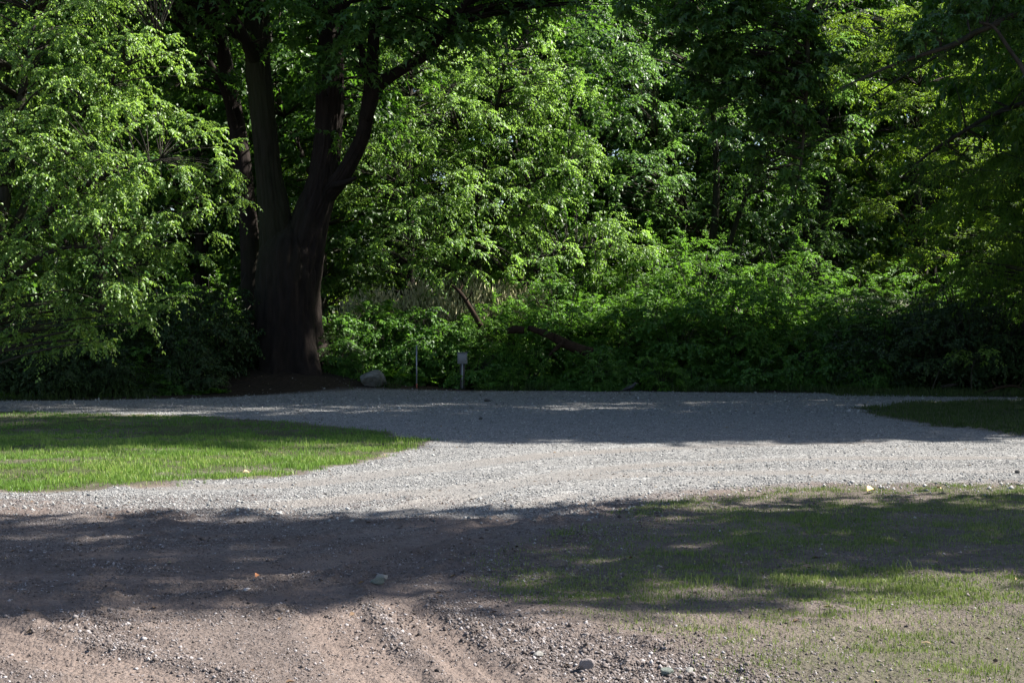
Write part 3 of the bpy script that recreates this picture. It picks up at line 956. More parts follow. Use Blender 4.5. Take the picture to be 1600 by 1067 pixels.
# --- bright small-leaved tree on the left, boughs down to the verge
hY = 28.5
hloc = np.array([-10.9, hY + 0.4, 0.0])
hl = lambda px, py, rx, ry, rz, dy=0: (*(P(px, py, hY + dy) - hloc), rx, ry, rz)
hazel_lobes = [hl(60, 130, 2.0, 1.7, 1.6), hl(200, 250, 1.9, 1.6, 1.4), hl(120, 330, 2.2, 1.6, 1.3, -.3), hl(300, 260, 1.1, 1.1, 1.0), hl(270, 340, 1.2, 1.1, .9),
               hl(40, 280, 2.0, 1.6, 1.6, -.4), hl(230, 110, 1.0, 1.0, 1.0, .4), hl(130, 40, 1.8, 1.6, 1.5), hl(180, 410, 0.9, .9, .7, -.4), hl(-100, 150, 2, 2, 3),
               hl(60, 420, 1.4, 1.2, .9, -.2), hl(150, -100, 2.2, 2, 1.6), hl(-60, 400, 1.5, 1.4, 1.0), hl(330, 300, .6, .6, .45), hl(40, 490, 1.3, 1.1, .8, .5), hl(150, 500, 1.2, 1.0, .8, .6), hl(235, 450, .8, .8, .6, .4)]
make_tree('small_leaved_tree', 'sunlit small leaved tree spreading over the left verge', 'tree', tuple(hloc),
          [([(0, 0, -.1), (.1, 0, 1.6), (.5, -.1, 3.5), (.9, -.3, 5.5), (1.3, -.2, 8)], [.2, .17, .14, .1, .04]),
           ([(.2, 0, 2), (1.2, -.3, 3.6), (2.6, -.5, 4.6), (3.9, -.6, 5.0)], [.09, .07, .05, .02]),
           ([(.3, 0, 2.8), (1.5, .3, 5.2), (2.8, .2, 6.8), (3.6, .3, 7.6)], [.09, .07, .05, .02]),
           ([(.1, 0, 1.5), (1.0, -.5, 2.7), (2.0, -.9, 3.2), (3.0, -1, 3.2)], [.07, .06, .04, .02])],
          hazel_lobes, 620, HZ, 'hazel', 'bark2', 151, r_b=0.46, K=9, Mn=13, shell=0.5, droop=0.5, flatb=.4, spread=2.2, br=0.010)

# --- sunlit cherry in the middle
cY = 43.0
cloc = np.array([P(742, 500, cY)[0], cY, 1.0])
cl = lambda px, py, rx, ry, rz, dy=0: (*(P(px, py, cY + dy) - cloc), rx, ry, rz)
cherry_lobes = [cl(770, 150, 2.0, 1.7, 1.2), cl(850, 140, 1.4, 1.3, 1.1), cl(700, 190, 1.6, 1.3, 1.0, -1.6), cl(800, 250, 2.0, 1.6, 1.0, -.7), cl(880, 260, 1.3, 1.3, 1.0, .3),
                cl(760, 330, 2.2, 1.5, 1.0, -1.2), cl(880, 350, 2.0, 1.5, 1.0, .2), cl(670, 290, 1.5, 1.2, 1.0, -2.0), cl(940, 390, 1.4, 1.2, .8, .4), cl(830, 410, 2.4, 1.3, .7, -.9),
                cl(640, 375, 1.3, 1.1, .8, -2.3), cl(730, 405, 1.5, 1.1, .7, -2.3), cl(920, 210, .9, .9, .7), cl(980, 380, .8, .8, .6, -.9), cl(800, 70, 1.5, 1.4, 1.1), cl(620, 230, 1.0, 1.0, .8)]
make_tree('cherry_tree', 'bright sunlit cherry with layered drooping leaves in the centre', 'tree', tuple(cloc),
          [([(0, 0, -.3), (.1, 0, 2), (.05, .1, 4.2), (.5, 0, 6.5), (1.0, 0, 9)], [.16, .13, .11, .08, .03]),
           ([(.1, 0, 1.4), (1.2, -.4, 2.4), (2.8, -.8, 3.0), (4, -.9, 3.0)], [.07, .06, .04, .015]),
           ([(.1, 0, 2.4), (-.9, -.2, 3.6), (-1.8, -.2, 4.4)], [.06, .05, .02]),
           ([(.1, 0, 3.4), (1.4, -.3, 4.8), (2.8, -.3, 5.6)], [.06, .05, .02]),
           ([(.3, 0, 5), (-.5, 0, 6.6), (-.9, .1, 7.6)], [.05, .04, .02])],
          cherry_lobes, 430, CH, 'cherry', 'bark2', 171, r_b=0.56, K=10, Mn=11, shell=0.5, droop=0.5, br=0.010, flatb=0.36, spread=2.0)

# --- darker cherry behind it on the left
dloc = np.array([-3.4, 46.5, 1.3])
make_tree('cherry_tree', 'dimmer cherry between the big maple and the bright central cherry', 'tree', tuple(dloc),
          [([(0, 0, -.3), (.1, 0, 3), (0, 0, 6), (.2, 0, 10)], [.15, .12, .09, .03])],
          [(0, 0, 3.2, 2.1, 2, 1.5), (-.6, -.3, 5.4, 2.2, 2, 1.6), (.5, 0, 8, 2.2, 2, 1.8), (0, 0, 10.3, 1.7, 1.7, 1.5), (-1.2, -.8, 2.4, 1.4, 1.2, 1.0)], 210, CH, 'cherry', 'bark2', 181, r_b=.8, K=7, Mn=11, br=.011)

# --- blue-green broadleaf right of centre
sY = 47.5
sloc = np.array([P(1110, 500, sY)[0], sY, 1.1])
sl_ = lambda px, py, rx, ry, rz, dy=0: (*(P(px, py, sY + dy) - sloc), rx, ry, rz)
syc = [sl_(1305, 200, .9, .9, 1.0, -3), sl_(1310, 100, .8, .8, .9, -3), sl_(985, 150, 1.3, 1.0, 1.2, -4), sl_(1010, 260, 1.3, 1.0, 1.0, -4), sl_(965, 70, 1.2, 1.0, 1.0, -4), sl_(1000, 140, 2.0, 1.5, 1.8, -2.2), sl_(1090, 60, 2.2, 2, 1.8, -.6), sl_(1000, 280, 1.8, 1.4, 1.3, -2.4), sl_(1100, 230, 2.3, 1.6, 1.7, -.6), sl_(1220, 330, 2.2, 1.8, 1.3, -.6), sl_(1280, 260, 1.4, 1.4, 1.3),
       sl_(1120, 350, 2.2, 1.8, 1.1, -.3), sl_(1260, 410, 1.8, 1.5, .9, -.8), sl_(1060, 420, 1.6, 1.2, .9, -1.6), sl_(960, 60, 1.4, 1.4, 1.3, -2.4), sl_(1180, 130, 2, 2, 1.8), sl_(1320, 350, 1.1, 1.1, 1), sl_(1050, -60, 2.2, 2, 1.6)]
make_tree('broadleaf_tree', 'blue green broadleaf tree in patchy sun right of the central cherry', 'tree', tuple(sloc),
          [([(0, 0, -.3), (.0, 0, 2.5), (.2, 0, 6), (-.3, 0, 12)], [.17, .14, .11, .04]),
           ([(.3, .1, -.3), (.45, 0, 2.5), (1.2, 0, 5), (2.2, -.2, 7)], [.11, .1, .07, .03]),
           ([(0, 0, 3), (-1, 0, 5), (-1.8, 0, 6.5)], [.07, .05, .02]),
           ([(.3, 0, 1.8), (1.6, -.4, 3), (3, -.6, 3.6)], [.07, .05, .02])],
          syc, 500, SY, 'sycamore', 'bark2', 191, r_b=.62, K=8, Mn=10, shell=.5, droop=.45, br=.011, flatb=.34, spread=2.0)

# --- shade tree off to the right, its low limbs hang into view
rloc = np.array([13.2, 26.6, 0.0])
rl = lambda px, py, Y, rx, ry, rz: (*(P(px, py, Y) - rloc), rx, ry, rz)
rp = lambda px, py, Y: P(px, py, Y) - rloc
over = [rl(1110, 30, 27, .9, .8, .6), rl(1190, 60, 27, 1.0, .8, .7), rl(1250, 90, 27, .6, .7, .8), rl(1160, 120, 27, .75, .7, .5), rl(1230, 175, 27, .5, .6, .55), rl(1165, 190, 27, .6, .5, .35), rl(1110, 130, 27, .5, .5, .3),
        rl(1215, 250, 27, .42, .4, .4), rl(1170, 240, 27, .35, .4, .25), rl(1240, 320, 27, .18, .2, .28), rl(1470, 60, 26, .9, .8, .35), rl(1040, -10, 27, .8, .8, .5), rl(1130, -60, 27, 1.4, 1, .7), rl(1540, 10, 26, .7, .7, .4), rl(1170, 150, 27.4, .8, .5, .6), rl(1130, 70, 27.4, .8, .5, .6), rl(1225, 120, 27.4, .6, .5, .7), rl(1200, 200, 27.4, .5, .4, .5)]
shade_lobes = [(0, 0, 9, 4.2, 4.0, 3), (0.2, 0, 13.5, 4.4, 4.1, 3.5), (0, 0, 18, 4.2, 4.0, 3.5), (0.3, 0, 22, 4.0, 4.0, 2.8), (2, 0, 6.2, 3, 3.8, 1.8)]
make_tree('shade_tree', 'tall broadleaf tree at the right whose dark leafy limbs hang into view', 'tree', tuple(rloc),
          [([(0, 0, -.2), (0, 0, 4), (.1, 0, 10), (0, 0, 16), (0, 0, 22)], [.42, .36, .28, .18, .05]),
           ([(0, 0, 8.2), tuple(rp(1500, -60, 27)), tuple(rp(1330, -60, 27)), tuple(rp(1265, 10, 27)), tuple(rp(1262, 90, 27)), tuple(rp(1258, 170, 27)), tuple(rp(1252, 250, 27)), tuple(rp(1243, 300, 27))], [.13, .1, .07, .05, .045, .035, .025, .01]),
           ([(0, 0, 8.0), tuple(rp(1400, -100, 26.6)), tuple(rp(1200, -50, 26.8)), tuple(rp(1080, -10, 27))], [.12, .08, .05, .02]),
           ([(0, 0, 6.5), tuple(rp(1680, 5, 26)), tuple(rp(1540, 45, 26)), tuple(rp(1490, 70, 26)), tuple(rp(1400, 100, 26)), tuple(rp(1310, 140, 26))], [.12, .07, .05, .045, .03, .012]),
           ([(0, 0, 5.5), tuple(rp(1660, 170, 25.5)), tuple(rp(1590, 95, 25.5)), tuple(rp(1555, 45, 25.5)), tuple(rp(1530, 35, 25.5))], [.1, .05, .04, .03, .02])],
          shade_lobes, 600, MP, 'maple', 'bark2', 201, r_b=1.0, K=6, Mn=10, twig=False, br=.014)
# the overhanging part gets its own dense sprays as part of the same tree
o_root = [o for o in bpy.data.objects if o.name.startswith('shade_tree')][0]
mx_l, mx_w = MB(), MB()
crown(mx_l, mx_w, over, 330, skel_of([([tuple(rp(1330, -60, 27)), tuple(rp(1265, 10, 27)), tuple(rp(1262, 90, 27)), tuple(rp(1258, 170, 27)), tuple(rp(1252, 250, 27)), tuple(rp(1243, 300, 27))], [.07, .05, .045, .035, .025, .01]),
                                     ([tuple(rp(1200, -50, 26.8)), tuple(rp(1080, -10, 27))], [.05, .02]), ([tuple(rp(1540, 45, 26)), tuple(rp(1400, 100, 26))], [.05, .03])]), (0.10, 0.18, 0.9, 'maple', .6, .5), 203, r_b=.42, K=6, Mn=8, br=.007)
mx_l.build('hanging_foliage', M['maple'], o_root)
mx_w.build('hanging_branch', M['bark2'], o_root, smooth=True)

# --- unseen neighbours whose shadows lie across the road and the near earth
g_sh = 'tall trees along the right side of the clearing'
gen = make_tree('shade_tree', 'tall shade tree standing beyond the right edge of the clearing', 'tree', (19.5, 30.0, 0),
                [([(0, 0, -.2), (0, 0, 6), (.1, 0, 14), (0, 0, 24)], [.45, .38, .26, .05])],
                [(0, 0, 8, 4.0, 3.9, 3), (0, 0, 13, 4.3, 4.0, 3.4), (0, 0, 18, 4.2, 3.9, 3.4), (0, 0, 22.5, 3.4, 3.4, 2.6)], 420, BIG, 'maple', 'bark2', 211, group=g_sh, r_b=1.2, K=6, Mn=9, twig=False, br=.016)
dup(gen, (26, 28.4, 0), 2.0, (1, 1, 1.1), group=g_sh)
dup(gen, (14.2, 38.6, 0), 1.0, (.76, .76, 1.3), 'very tall shade tree standing among the cedars on the right', 'tree')
dup(gen, (27, 38.5, 0), 4.0, (1.0, 1.0, .9), group=g_sh)
dup(gen, (22, 38.8, 0), 5.0, (.72, .72, 1.36), group=g_sh)
dup(gen, (24, 39.7, 0), 3.3, (.95, .92, 1.62), group=g_sh)
dup(gen, (30, 40.2, 0), 5.3, (.95, .85, 1.75), group=g_sh)
dup(gen, (18.5, 26.3, 0), .6, (.8, .8, 1.27), group=g_sh)

col = make_tree('columnar_tree', 'narrow upright tree beside the near bare earth on the right', 'tree', (9.4, 12.85, 0),
                [([(0, 0, -.2), (0, 0, 5), (0, 0, 10), (0, 0, 16)], [.16, .13, .09, .03])],
                [(0, 0, 6, 1.9, 1.85, 1.8), (0.2, 0, 8.5, 2, 1.85, 2), (0, .1, 11, 2, 1.85, 2), (0.1, 0, 13.5, 1.9, 1.8, 1.8), (0, 0, 15.5, 1.7, 1.6, 1.5)], 245, (0.10, 0.18, .7, 'oval', .5, .5), 'maple', 'bark2', 221, r_b=.62, K=6, Mn=9, twig=False, br=.01)
dup(col, (11.4, 12.1, 0), 2.2, (1, 1, 1.05), 'second narrow upright tree beside the near bare earth, farther right', 'tree')
dup(col, (14.0, 13.2, 0), 4.0, (1, .95, 1.1), 'third narrow upright tree beside the near bare earth, farthest right', 'tree')

# --- feathery conifers on the right
cone = lambda z0, z1, r0, n: [(0, 0, z0 + (z1 - z0) * k / (n - 1), r0 * (1 - 0.75 * k / (n - 1)) + .3, r0 * (1 - 0.75 * k / (n - 1)) + .3, (z1 - z0) / n * .8) for k in range(n)]
ced = make_tree('cedar_tree', 'feathery green cedar with drooping sprays nearest on the right', 'tree', (14.6, 34.3, 0),
                [([(0, 0, -.2), (0, 0, 5), (0, 0, 12), (0, 0, 22)], [.36, .3, .2, .03]),
                 ([(0, 0, 9), (-2, .0, 9.3), (-4, 0, 8.4), (-6, 0, 7.2)], [.08, .06, .04, .015]), ([(0, 0, 7), (-2.4, -.4, 7), (-4.4, -.6, 6), (-5.4, -.7, 5.2)], [.08, .06, .04, .015])],
                cone(3.6, 16, 4.4, 8) + [(-5, 0, 7.4, 1.6, 1.2, .7), (-4, -.5, 6, 1.5, 1.2, .7), (-3.8, .3, 8.9, 1.6, 1.3, .6), (-3.2, -.5, 4.4, 1.3, 1.2, .7)], 350, CD, 'cedar', 'bark2', 231, r_b=1.0, K=9, Mn=16, twig=True, droop=.55, br=.012, shell=.3)
dup(ced, (15.2, 39.6, 0), 2.4, (.85, .8, .88), 'feathery cedar just behind the nearest cedar on the right', 'tree')
dup(ced, (20, 43.0, 0), 1.1, (.9, .9, .75), 'third cedar farthest back on the right', 'tree')

# --- sunlit airy tree seen between the cedars and the blue-green tree
vY = 48.0
vloc = np.array([P(1440, 500, vY)[0], vY, 0.9])
vl = lambda px, py, rx, ry, rz, dy=0: (*(P(px, py, vY + dy) - vloc), rx, ry, rz)
make_tree('airy_tree', 'airy yellow green tree with flat layered sprays seen left of the cedars', 'tree', tuple(vloc),
          [([(0, 0, -.3), (.1, 0, 3), (-.2, 0, 6.5), (.1, 0, 11.5)], [.15, .12, .09, .03]), ([(0, 0, 3.5), (-1.4, -.3, 5.5), (-2.8, -.5, 6.6)], [.06, .05, .02]), ([(0, 0, 4.5), (1.5, -.3, 6.8), (3, -.4, 7.6)], [.06, .05, .02])],
          [vl(1360, 110, 1.5, 1.3, .9), vl(1450, 60, 1.8, 1.5, .8, -1), vl(1430, 170, 1.6, 1.3, .7, -1), vl(1350, 230, 1.3, 1.2, .7, -1), vl(1490, 240, 1.5, 1.2, .6, -.5), vl(1540, 130, 1.5, 1.2, .8),
           vl(1420, 320, 1.4, 1.1, .6, -1), vl(1350, 20, 1.4, 1.3, .8), vl(1580, 260, 1.3, 1.2, .8), vl(1520, 380, 1.3, 1.1, .6), vl(1400, 400, 1.0, 1.0, .5, -1)],
          230, (0.09, 0.16, .3, 'oval', .35, .5), 'cedar', 'bark2', 291, r_b=1.0, K=8, Mn=13, shell=.4, droop=.3, br=.012, flatb=.13)

# --- unseen bare-stemmed pine, added so its high crown shades the left end of the road
make_tree('added_shade_pine', 'unseen tall pine added for its shade, bare stem among the cedars on the right', 'tree', (14.6, 34.3, 0),
          [([(.3, .2, -.2), (.3, .2, 8), (.2, .1, 16), (0, 0, 28)], [.26, .22, .17, .03])],
          [(0, 0, 17.5, 2.5, 2.4, 2), (0, 0, 20.5, 2.5, 2.4, 2), (0, 0, 23.5, 2.4, 2.3, 2), (0, 0, 26.3, 2, 1.9, 1.8)], 260, (0.14, 0.26, .35, 'oval', .5, .5), 'cedar', 'bark2', 281, r_b=.9, K=7, Mn=10, twig=False, br=.012)

# --- woodland behind: individual trees
bg_a = make_tree('background_tree', 'broad leafy tree in the woodland behind', 'tree', (-11, 50, 1.5),
                 [([(0, 0, -.5), (.1, 0, 5), (0, 0, 11), (.2, 0, 19)], [.28, .23, .16, .04]), ([(0, 0, 6), (2, 0, 9), (3, .4, 12)], [.1, .08, .03]), ([(0, 0, 7), (-2, .3, 10), (-3, 0, 13)], [.1, .08, .03])],
                 [(0, 0, 5, 3.2, 3, 2), (1.5, 0, 9, 3.5, 3.2, 2.6), (-1.5, 0, 10, 3.4, 3.2, 2.6), (0, 0, 14, 3.8, 3.6, 3), (0, 0, 18, 3, 3, 2.6), (-1, -1, 3, 2.6, 2, 1.3)], 360, (0.15, 0.24, .8, 'oval', .55, .5), 'maple', 'bark2', 241, group='trees in the woodland behind', r_b=1.05, K=7, Mn=9, twig=False, br=.014)
bg_b = make_tree('background_tree', 'upright leafy tree in the woodland behind', 'tree', (3, 58, 2.0),
                 [([(0, 0, -.5), (-.1, 0, 6), (0, 0, 13), (0, 0, 22)], [.26, .22, .15, .04]), ([(0, 0, 8), (1.6, 0, 11), (2, .4, 14)], [.09, .07, .03])],
                 [(0, 0, 4.5, 2.6, 2.5, 2), (.6, 0, 8, 2.8, 2.7, 2.4), (-.6, 0, 12, 3, 2.8, 2.6), (.3, 0, 16, 3, 2.8, 2.6), (0, 0, 20, 2.4, 2.4, 2.4)], 330, (0.14, 0.23, .75, 'maple', .6, .5), 'sycamore', 'bark2', 251, group='trees in the woodland behind', r_b=1.0, K=7, Mn=8, twig=False, br=.014)
bg_c = make_tree('background_tree', 'dark conifer in the woodland behind', 'tree', (-6, 62, 2.0),
                 [([(0, 0, -.5), (0, 0, 8), (0, 0, 16), (0, 0, 27)], [.34, .28, .2, .03])],
                 cone(3, 26, 4.2, 10), 420, (0.16, 0.30, .22, 'oval', .5, .35), 'cedar', 'bark2', 261, group='trees in the woodland behind', r_b=1.15, K=9, Mn=11, twig=False, droop=.5, br=.014, shell=.3)
spots = [(bg_a, -16, 41, 1.0), (bg_b, -13, 45, .9), (bg_c, -18, 50, 1), (bg_a, -6.5, 48.5, 1.0), (bg_b, -9, 54, 1.0), (bg_c, -2, 56, .95), (bg_a, 0.5, 52, .95), (bg_b, -14, 60, 1.05),
         (bg_c, 8, 60, 1), (bg_a, 12.5, 57, 1), (bg_b, 17, 60, 1), (bg_c, 22, 57, .95), (bg_a, 27, 62, 1.05), (bg_c, 4, 66, 1.05), (bg_a, -20, 66, 1.1), (bg_b, -3, 70, 1.1),
         (bg_a, 10, 70, 1.1), (bg_c, 16, 72, 1.0), (bg_b, 24, 72, 1.1), (bg_c, -11, 74, 1.1), (bg_c, 30, 70, 1.1), (bg_a, -26, 56, 1.1), (bg_c, -27, 70, 1.1), (bg_b, 33, 58, 1), (bg_b, -22, 44, 1), (bg_a, 8, 53.5, .55), (bg_a, 15, 64, 1.05), (bg_b, 19.5, 66, 1.1), (bg_c, 13, 61, .95), (bg_a, 21, 63, 1.1), (bg_b, -5, 63, 1.1), (bg_a, 6, 63, 1.1), (bg_b, 1, 61, 1), (bg_c, -16, 57, 1.0), (bg_a, -12, 66, 1.2), (bg_b, 27, 56, 1)]
for i, (b, x, y, s) in enumerate(spots):
    dup(b, (x, y, float(gz(x, y)) - .1), i * 1.37, s * random.uniform(.93, 1.05), group='trees in the woodland behind')

# a far wall of woods that reads as one mass
mb = MB()
wl = [(rng.uniform(-62, 62), rng.uniform(82, 98), rng.uniform(0, 26), rng.uniform(3, 5), rng.uniform(3, 5), rng.uniform(2.5, 4)) for _ in range(420)]
crown(mb, None, wl, 5200, [(0, 90, 0, .1)], (0.45, 0.75, .75, 'oval', .5, .5), 271, r_b=1.8, K=6, Mn=6, twig=False)
tag(mb.build('far_woods', M['maple']), 'dense green woods closing the view far behind the trees', 'woods', None, 'stuff')


# ------------------------------------------------------------------ bushes
def make_bush(name, label, cat, loc, rx, rz, nb, leaf, mat, seed, n_st=9, group=None, **kw):
    r = random.Random(seed)
    root = thing(name, label, cat, loc, group)
    mw, ml = MB(), MB()
    paths = []
    for i in range(n_st):
        a = i / n_st * 2 * pi + r.uniform(-.3, .3); rr = rx * r.uniform(.3, .8); hh = rz * r.uniform(.6, 1.05)
        paths.append(([(.06 * cos(a), .06 * sin(a), -.1), (rr * .35 * cos(a), rr * .35 * sin(a), hh * .55), (rr * cos(a), rr * sin(a), hh)], [.02, .014, .006]))
    for p_, r_ in paths:
        q = spline(np.c_[p_, r_], 5)
        tube(mw, q[:, :3], q[:, 3], 5)
    lobes = [(0, 0, rz * .5, rx, rx * .85, rz * .5)] + [(rx * .6 * cos(k * 2.1), rx * .55 * sin(k * 2.1), rz * (.45 + .15 * (k % 2)), rx * .55, rx * .5, rz * .42) for k in range(3)] + [(0, 0, rz * .25, rx * .95, rx * .8, rz * .3)]
    crown(ml, mw, lobes, nb, skel_of(paths), leaf, seed, br=.006, **kw)
    mw.build('stems', M['bark2'], root, smooth=True)
    ml.build('foliage', M[mat], root)
    return root


def make_fern(seed):
    r = np.random.default_rng(seed)
    ml, mw = MB(), MB()
    for i in range(26):
        a = r.uniform(0, 2 * pi); L = r.uniform(.8, 1.5); e = r.uniform(.6, 1.25)
        t = np.linspace(0, 1, 9)
        d = np.array([cos(a), sin(a), 0])
        hor = L * (t * cos(e) + .35 * t ** 2); zz = L * (t * sin(e) - .55 * t ** 2)
        pts = d * hor[:, None] + np.array([0, 0, 1.0]) * zz[:, None]
        tube(mw, pts, np.linspace(.006, .002, 9), 4)
        n = 22
        tt = np.linspace(.15, .99, n)
        c = np.stack([np.interp(tt, t, pts[:, k]) for k in range(3)], -1)
        tg = norm(np.gradient(c, axis=0))
        sd_ = norm(np.cross(tg, np.array([0, 0, 1.0])))
        for s in (-1, 1):
            LD = sd_ * s + tg * .45 + r.normal(0, .1, (n, 3))
            LL = .26 * np.sin(np.clip(tt * 1.15, 0, 1) * pi) ** .7 + .03
            leaves(ml, c, LD, np.cross(sd_ * 1.0, tg) * -1 + r.normal(0, .2, (n, 3)), LL, LL * .28, r.uniform(.2, .9, n), 'oval', .1, .2)
    return ml, mw


g_b = 'bushes along the far edge of the road'
BR = (0.06, 0.11, 0.75, 'oval', .45, .45)
EL = (0.05, 0.09, 0.45, 'oval', .5, .5)
bu_a = make_bush('bramble_bush', 'leafy bramble bush in the thicket along the road', 'bush', (-2.2, 40.2, .2), 1.3, 2.1, 105, BR, 'bush', 301, r_b=.5, K=6, Mn=11, droop=.5, shell=.5)
bu_b = make_bush('elder_bush', 'fine leaved bush in the thicket along the road', 'bush', (3.8, 40.4, .2), 1.5, 2.6, 130, EL, 'fern', 311, r_b=.55, K=7, Mn=14, droop=.4, shell=.45, tilt=.3)
bu_c = make_bush('low_bush', 'low dark bush at the foot of the thicket', 'bush', (-1, 38.9, 0), .9, 1.0, 60, BR, 'bush', 321, r_b=.4, K=6, Mn=10, droop=.5, shell=.4)
bu_d = make_bush('shade_toned_bush', 'bush at the edge of the woods with leaves coloured dark for deep shade', 'bush', P(120, 600, 35.6) * np.array([1, 1, 0]), 1.35, 2.2, 110, (0.05, 0.10, .6, 'oval', .5, .5), 'dark', 341, r_b=.5, K=6, Mn=11, droop=.5, shell=.4)
bu_e = make_bush('broad_leaved_bush', 'bush with wide pale green leaves in the thicket along the road', 'bush', (1.5, 40.6, .2), 1.2, 2.2, 70, (0.10, 0.19, .9, 'maple', .5, .5), 'fern', 351, r_b=.5, K=5, Mn=7, droop=.4, shell=.5)
for o in (bu_a, bu_b, bu_c, bu_d, bu_e): o['group'] = g_b
fl, fw = make_fern(331)
fern = thing('fern', 'arching fern clump among the bushes', 'fern', (-3.0, 38.8, .05), g_b)
fl.build('fronds', M['fern'], fern); fw.build('stalks', M['bark2'], fern)
rb = random.Random(5)
bs = []
for i in range(26):
    px = 520 + 36 * i + rb.uniform(-14, 14)
    if 640 < px < 760: continue
    bs.append((rb.choice('ccafe'), (px - X0) / F * 38.0, 38.0 + rb.uniform(-.25, .55) + (.3 if px > 1150 else 0), rb.uniform(.28, .55)))
for i in range(12):
    px = -30 + 33 * i + rb.uniform(-12, 12)
    bs.append((rb.choice('ddcf'), (px - X0) / F * 34.2, 33.6 + .0042 * max(px, 0) + rb.uniform(-.1, .5), rb.uniform(.3, .5)))
# (kind, x, y, scale)
for px, Y, k, s in [(520, 39.5, 'a', .9), (560, 40.5, 'b', .9), (600, 39.6, 'a', .85), (640, 39.3, 'c', 1.1), (690, 40.2, 'a', .9), (735, 39.8, 'b', .8), (790, 40.0, 'b', .95), (835, 40.6, 'a', 1.05),
                    (880, 40.0, 'b', 1.05), (925, 41.2, 'b', 1.1), (965, 40.0, 'a', 1.1), (1010, 40.6, 'b', 1.1), (1055, 39.7, 'a', 1.05), (1090, 41.4, 'b', 1.15), (1130, 40.0, 'b', 1.0), (1165, 39.6, 'a', .95),
                    (1210, 40.5, 'b', 1.1), (1255, 39.7, 'a', 1.0), (1290, 41.0, 'b', 1.1), (1330, 39.8, 'a', 1.0), (1370, 40.5, 'b', 1.05), (1410, 39.9, 'd', .95), (1450, 40.8, 'd', 1.0), (1500, 40, 'd', 1.0), (1550, 41, 'd', 1.1), (1600, 40, 'd', 1.0),
                    (860, 42.5, 'b', 1.15), (960, 43, 'b', 1.2), (1040, 43.5, 'b', 1.2), (1140, 43.5, 'b', 1.25), (1230, 43.8, 'b', 1.25), (1330, 43.5, 'b', 1.2), (1420, 44, 'b', 1.3), (1520, 44, 'b', 1.3),
                    (655, 39.3, 'f', .8), (700, 39.5, 'f', .85), (770, 39.1, 'f', .8), (830, 39.0, 'c', .9), (870, 39.0, 'f', .7), (990, 38.9, 'c', 1.0), (1040, 38.8, 'f', .8), (1080, 38.7, 'c', 1.0), (1120, 38.6, 'f', .9), (1180, 38.7, 'c', 1.0), (1240, 38.6, 'c', 1.0), (1300, 38.8, 'c', 1.0),
                    (610, 38.9, 'c', .8), (530, 38.6, 'c', .9), 
                    (590, 40.6, 'e', 1.0), (815, 41.2, 'e', 1.0), (905, 40.3, 'e', 1.0), (1000, 41.5, 'e', 1.1), (1180, 41.0, 'e', 1.05), (1075, 39.6, 'e', .8),
                    # left understorey
                    (300, 37.5, 'd', 1.0), (250, 36.5, 'd', .95), (340, 38.0, 'd', 1.15), (200, 36.4, 'b', 1.05), (140, 35.5, 'd', 1.0), (80, 35.0, 'd', 1.1), (20, 35, 'd', 1.0), (-40, 34.6, 'd', 1.1), (110, 34.3, 'd', .7), (205, 35.6, 'f', 1.2), (235, 35.7, 'f', 1.3), (30, 34.0, 'd', .7), (170, 34.6, 'd', .6), (300, 35.6, 'd', .7),
                    (180, 39, 'd', 1.2), (60, 38.5, 'd', 1.25), (270, 40, 'b', 1.25), (-60, 38, 'd', 1.25), (330, 41.5, 'b', 1.2), (385, 40.5, 'd', 1.1), (520, 38.9, 'd', .7), (380, 38.6, 'd', .5),
                    (1380, 39.2, 'd', 1.0), (1450, 39.0, 'd', 1.1), (1520, 39.0, 'd', 1.1), (1590, 38.8, 'd', 1.2), (1330, 38.9, 'd', .8), (1660, 38, 'd', 1.2), (945, 38.1, 'c', .6), (928, 38.05, 'a', .62), (915, 38.2, 'e', .5), (905, 38.3, 'c', .55), (900, 38.0, 'c', .4), (1350, 42, 'd', 1.3), (1500, 42, 'd', 1.4)]:
    bs.append((k, (px - X0) / F * Y, Y, s))
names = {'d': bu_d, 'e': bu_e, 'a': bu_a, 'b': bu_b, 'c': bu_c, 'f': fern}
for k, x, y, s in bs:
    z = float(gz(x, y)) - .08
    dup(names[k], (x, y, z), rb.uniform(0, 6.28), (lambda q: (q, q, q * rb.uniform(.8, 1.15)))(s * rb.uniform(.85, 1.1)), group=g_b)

mb = MB()
n = 5200
gx = rng.uniform(-13, 14, n)
gy = np.interp(gx, [p[0] for p in road[:17]], [p[1] for p in road[:17]]) + np.abs(rng.normal(0, .45, n)) - .25 + .35 * (fbm(gx * 1.2, gx * 0, 7, 3) - .5)
k = (fbm(gx * 1.6, gy * 1.6, 93, 3) > .5) & ~((gx > -8.2) & (gx < -4.2)) & ~((gx > -2.9) & (gx < -1.0))
gx, gy = gx[k], gy[k]
blades(mb, gx, gy, rng.uniform(.06, .30, len(gx)), rng.uniform(.010, .022, len(gx)), rng.uniform(0, .7, len(gx)), .5)
tag(mb.build('weeds', M['grass3']), 'rough weeds fringing the far edge of the gravel road', 'weeds', None, 'stuff')

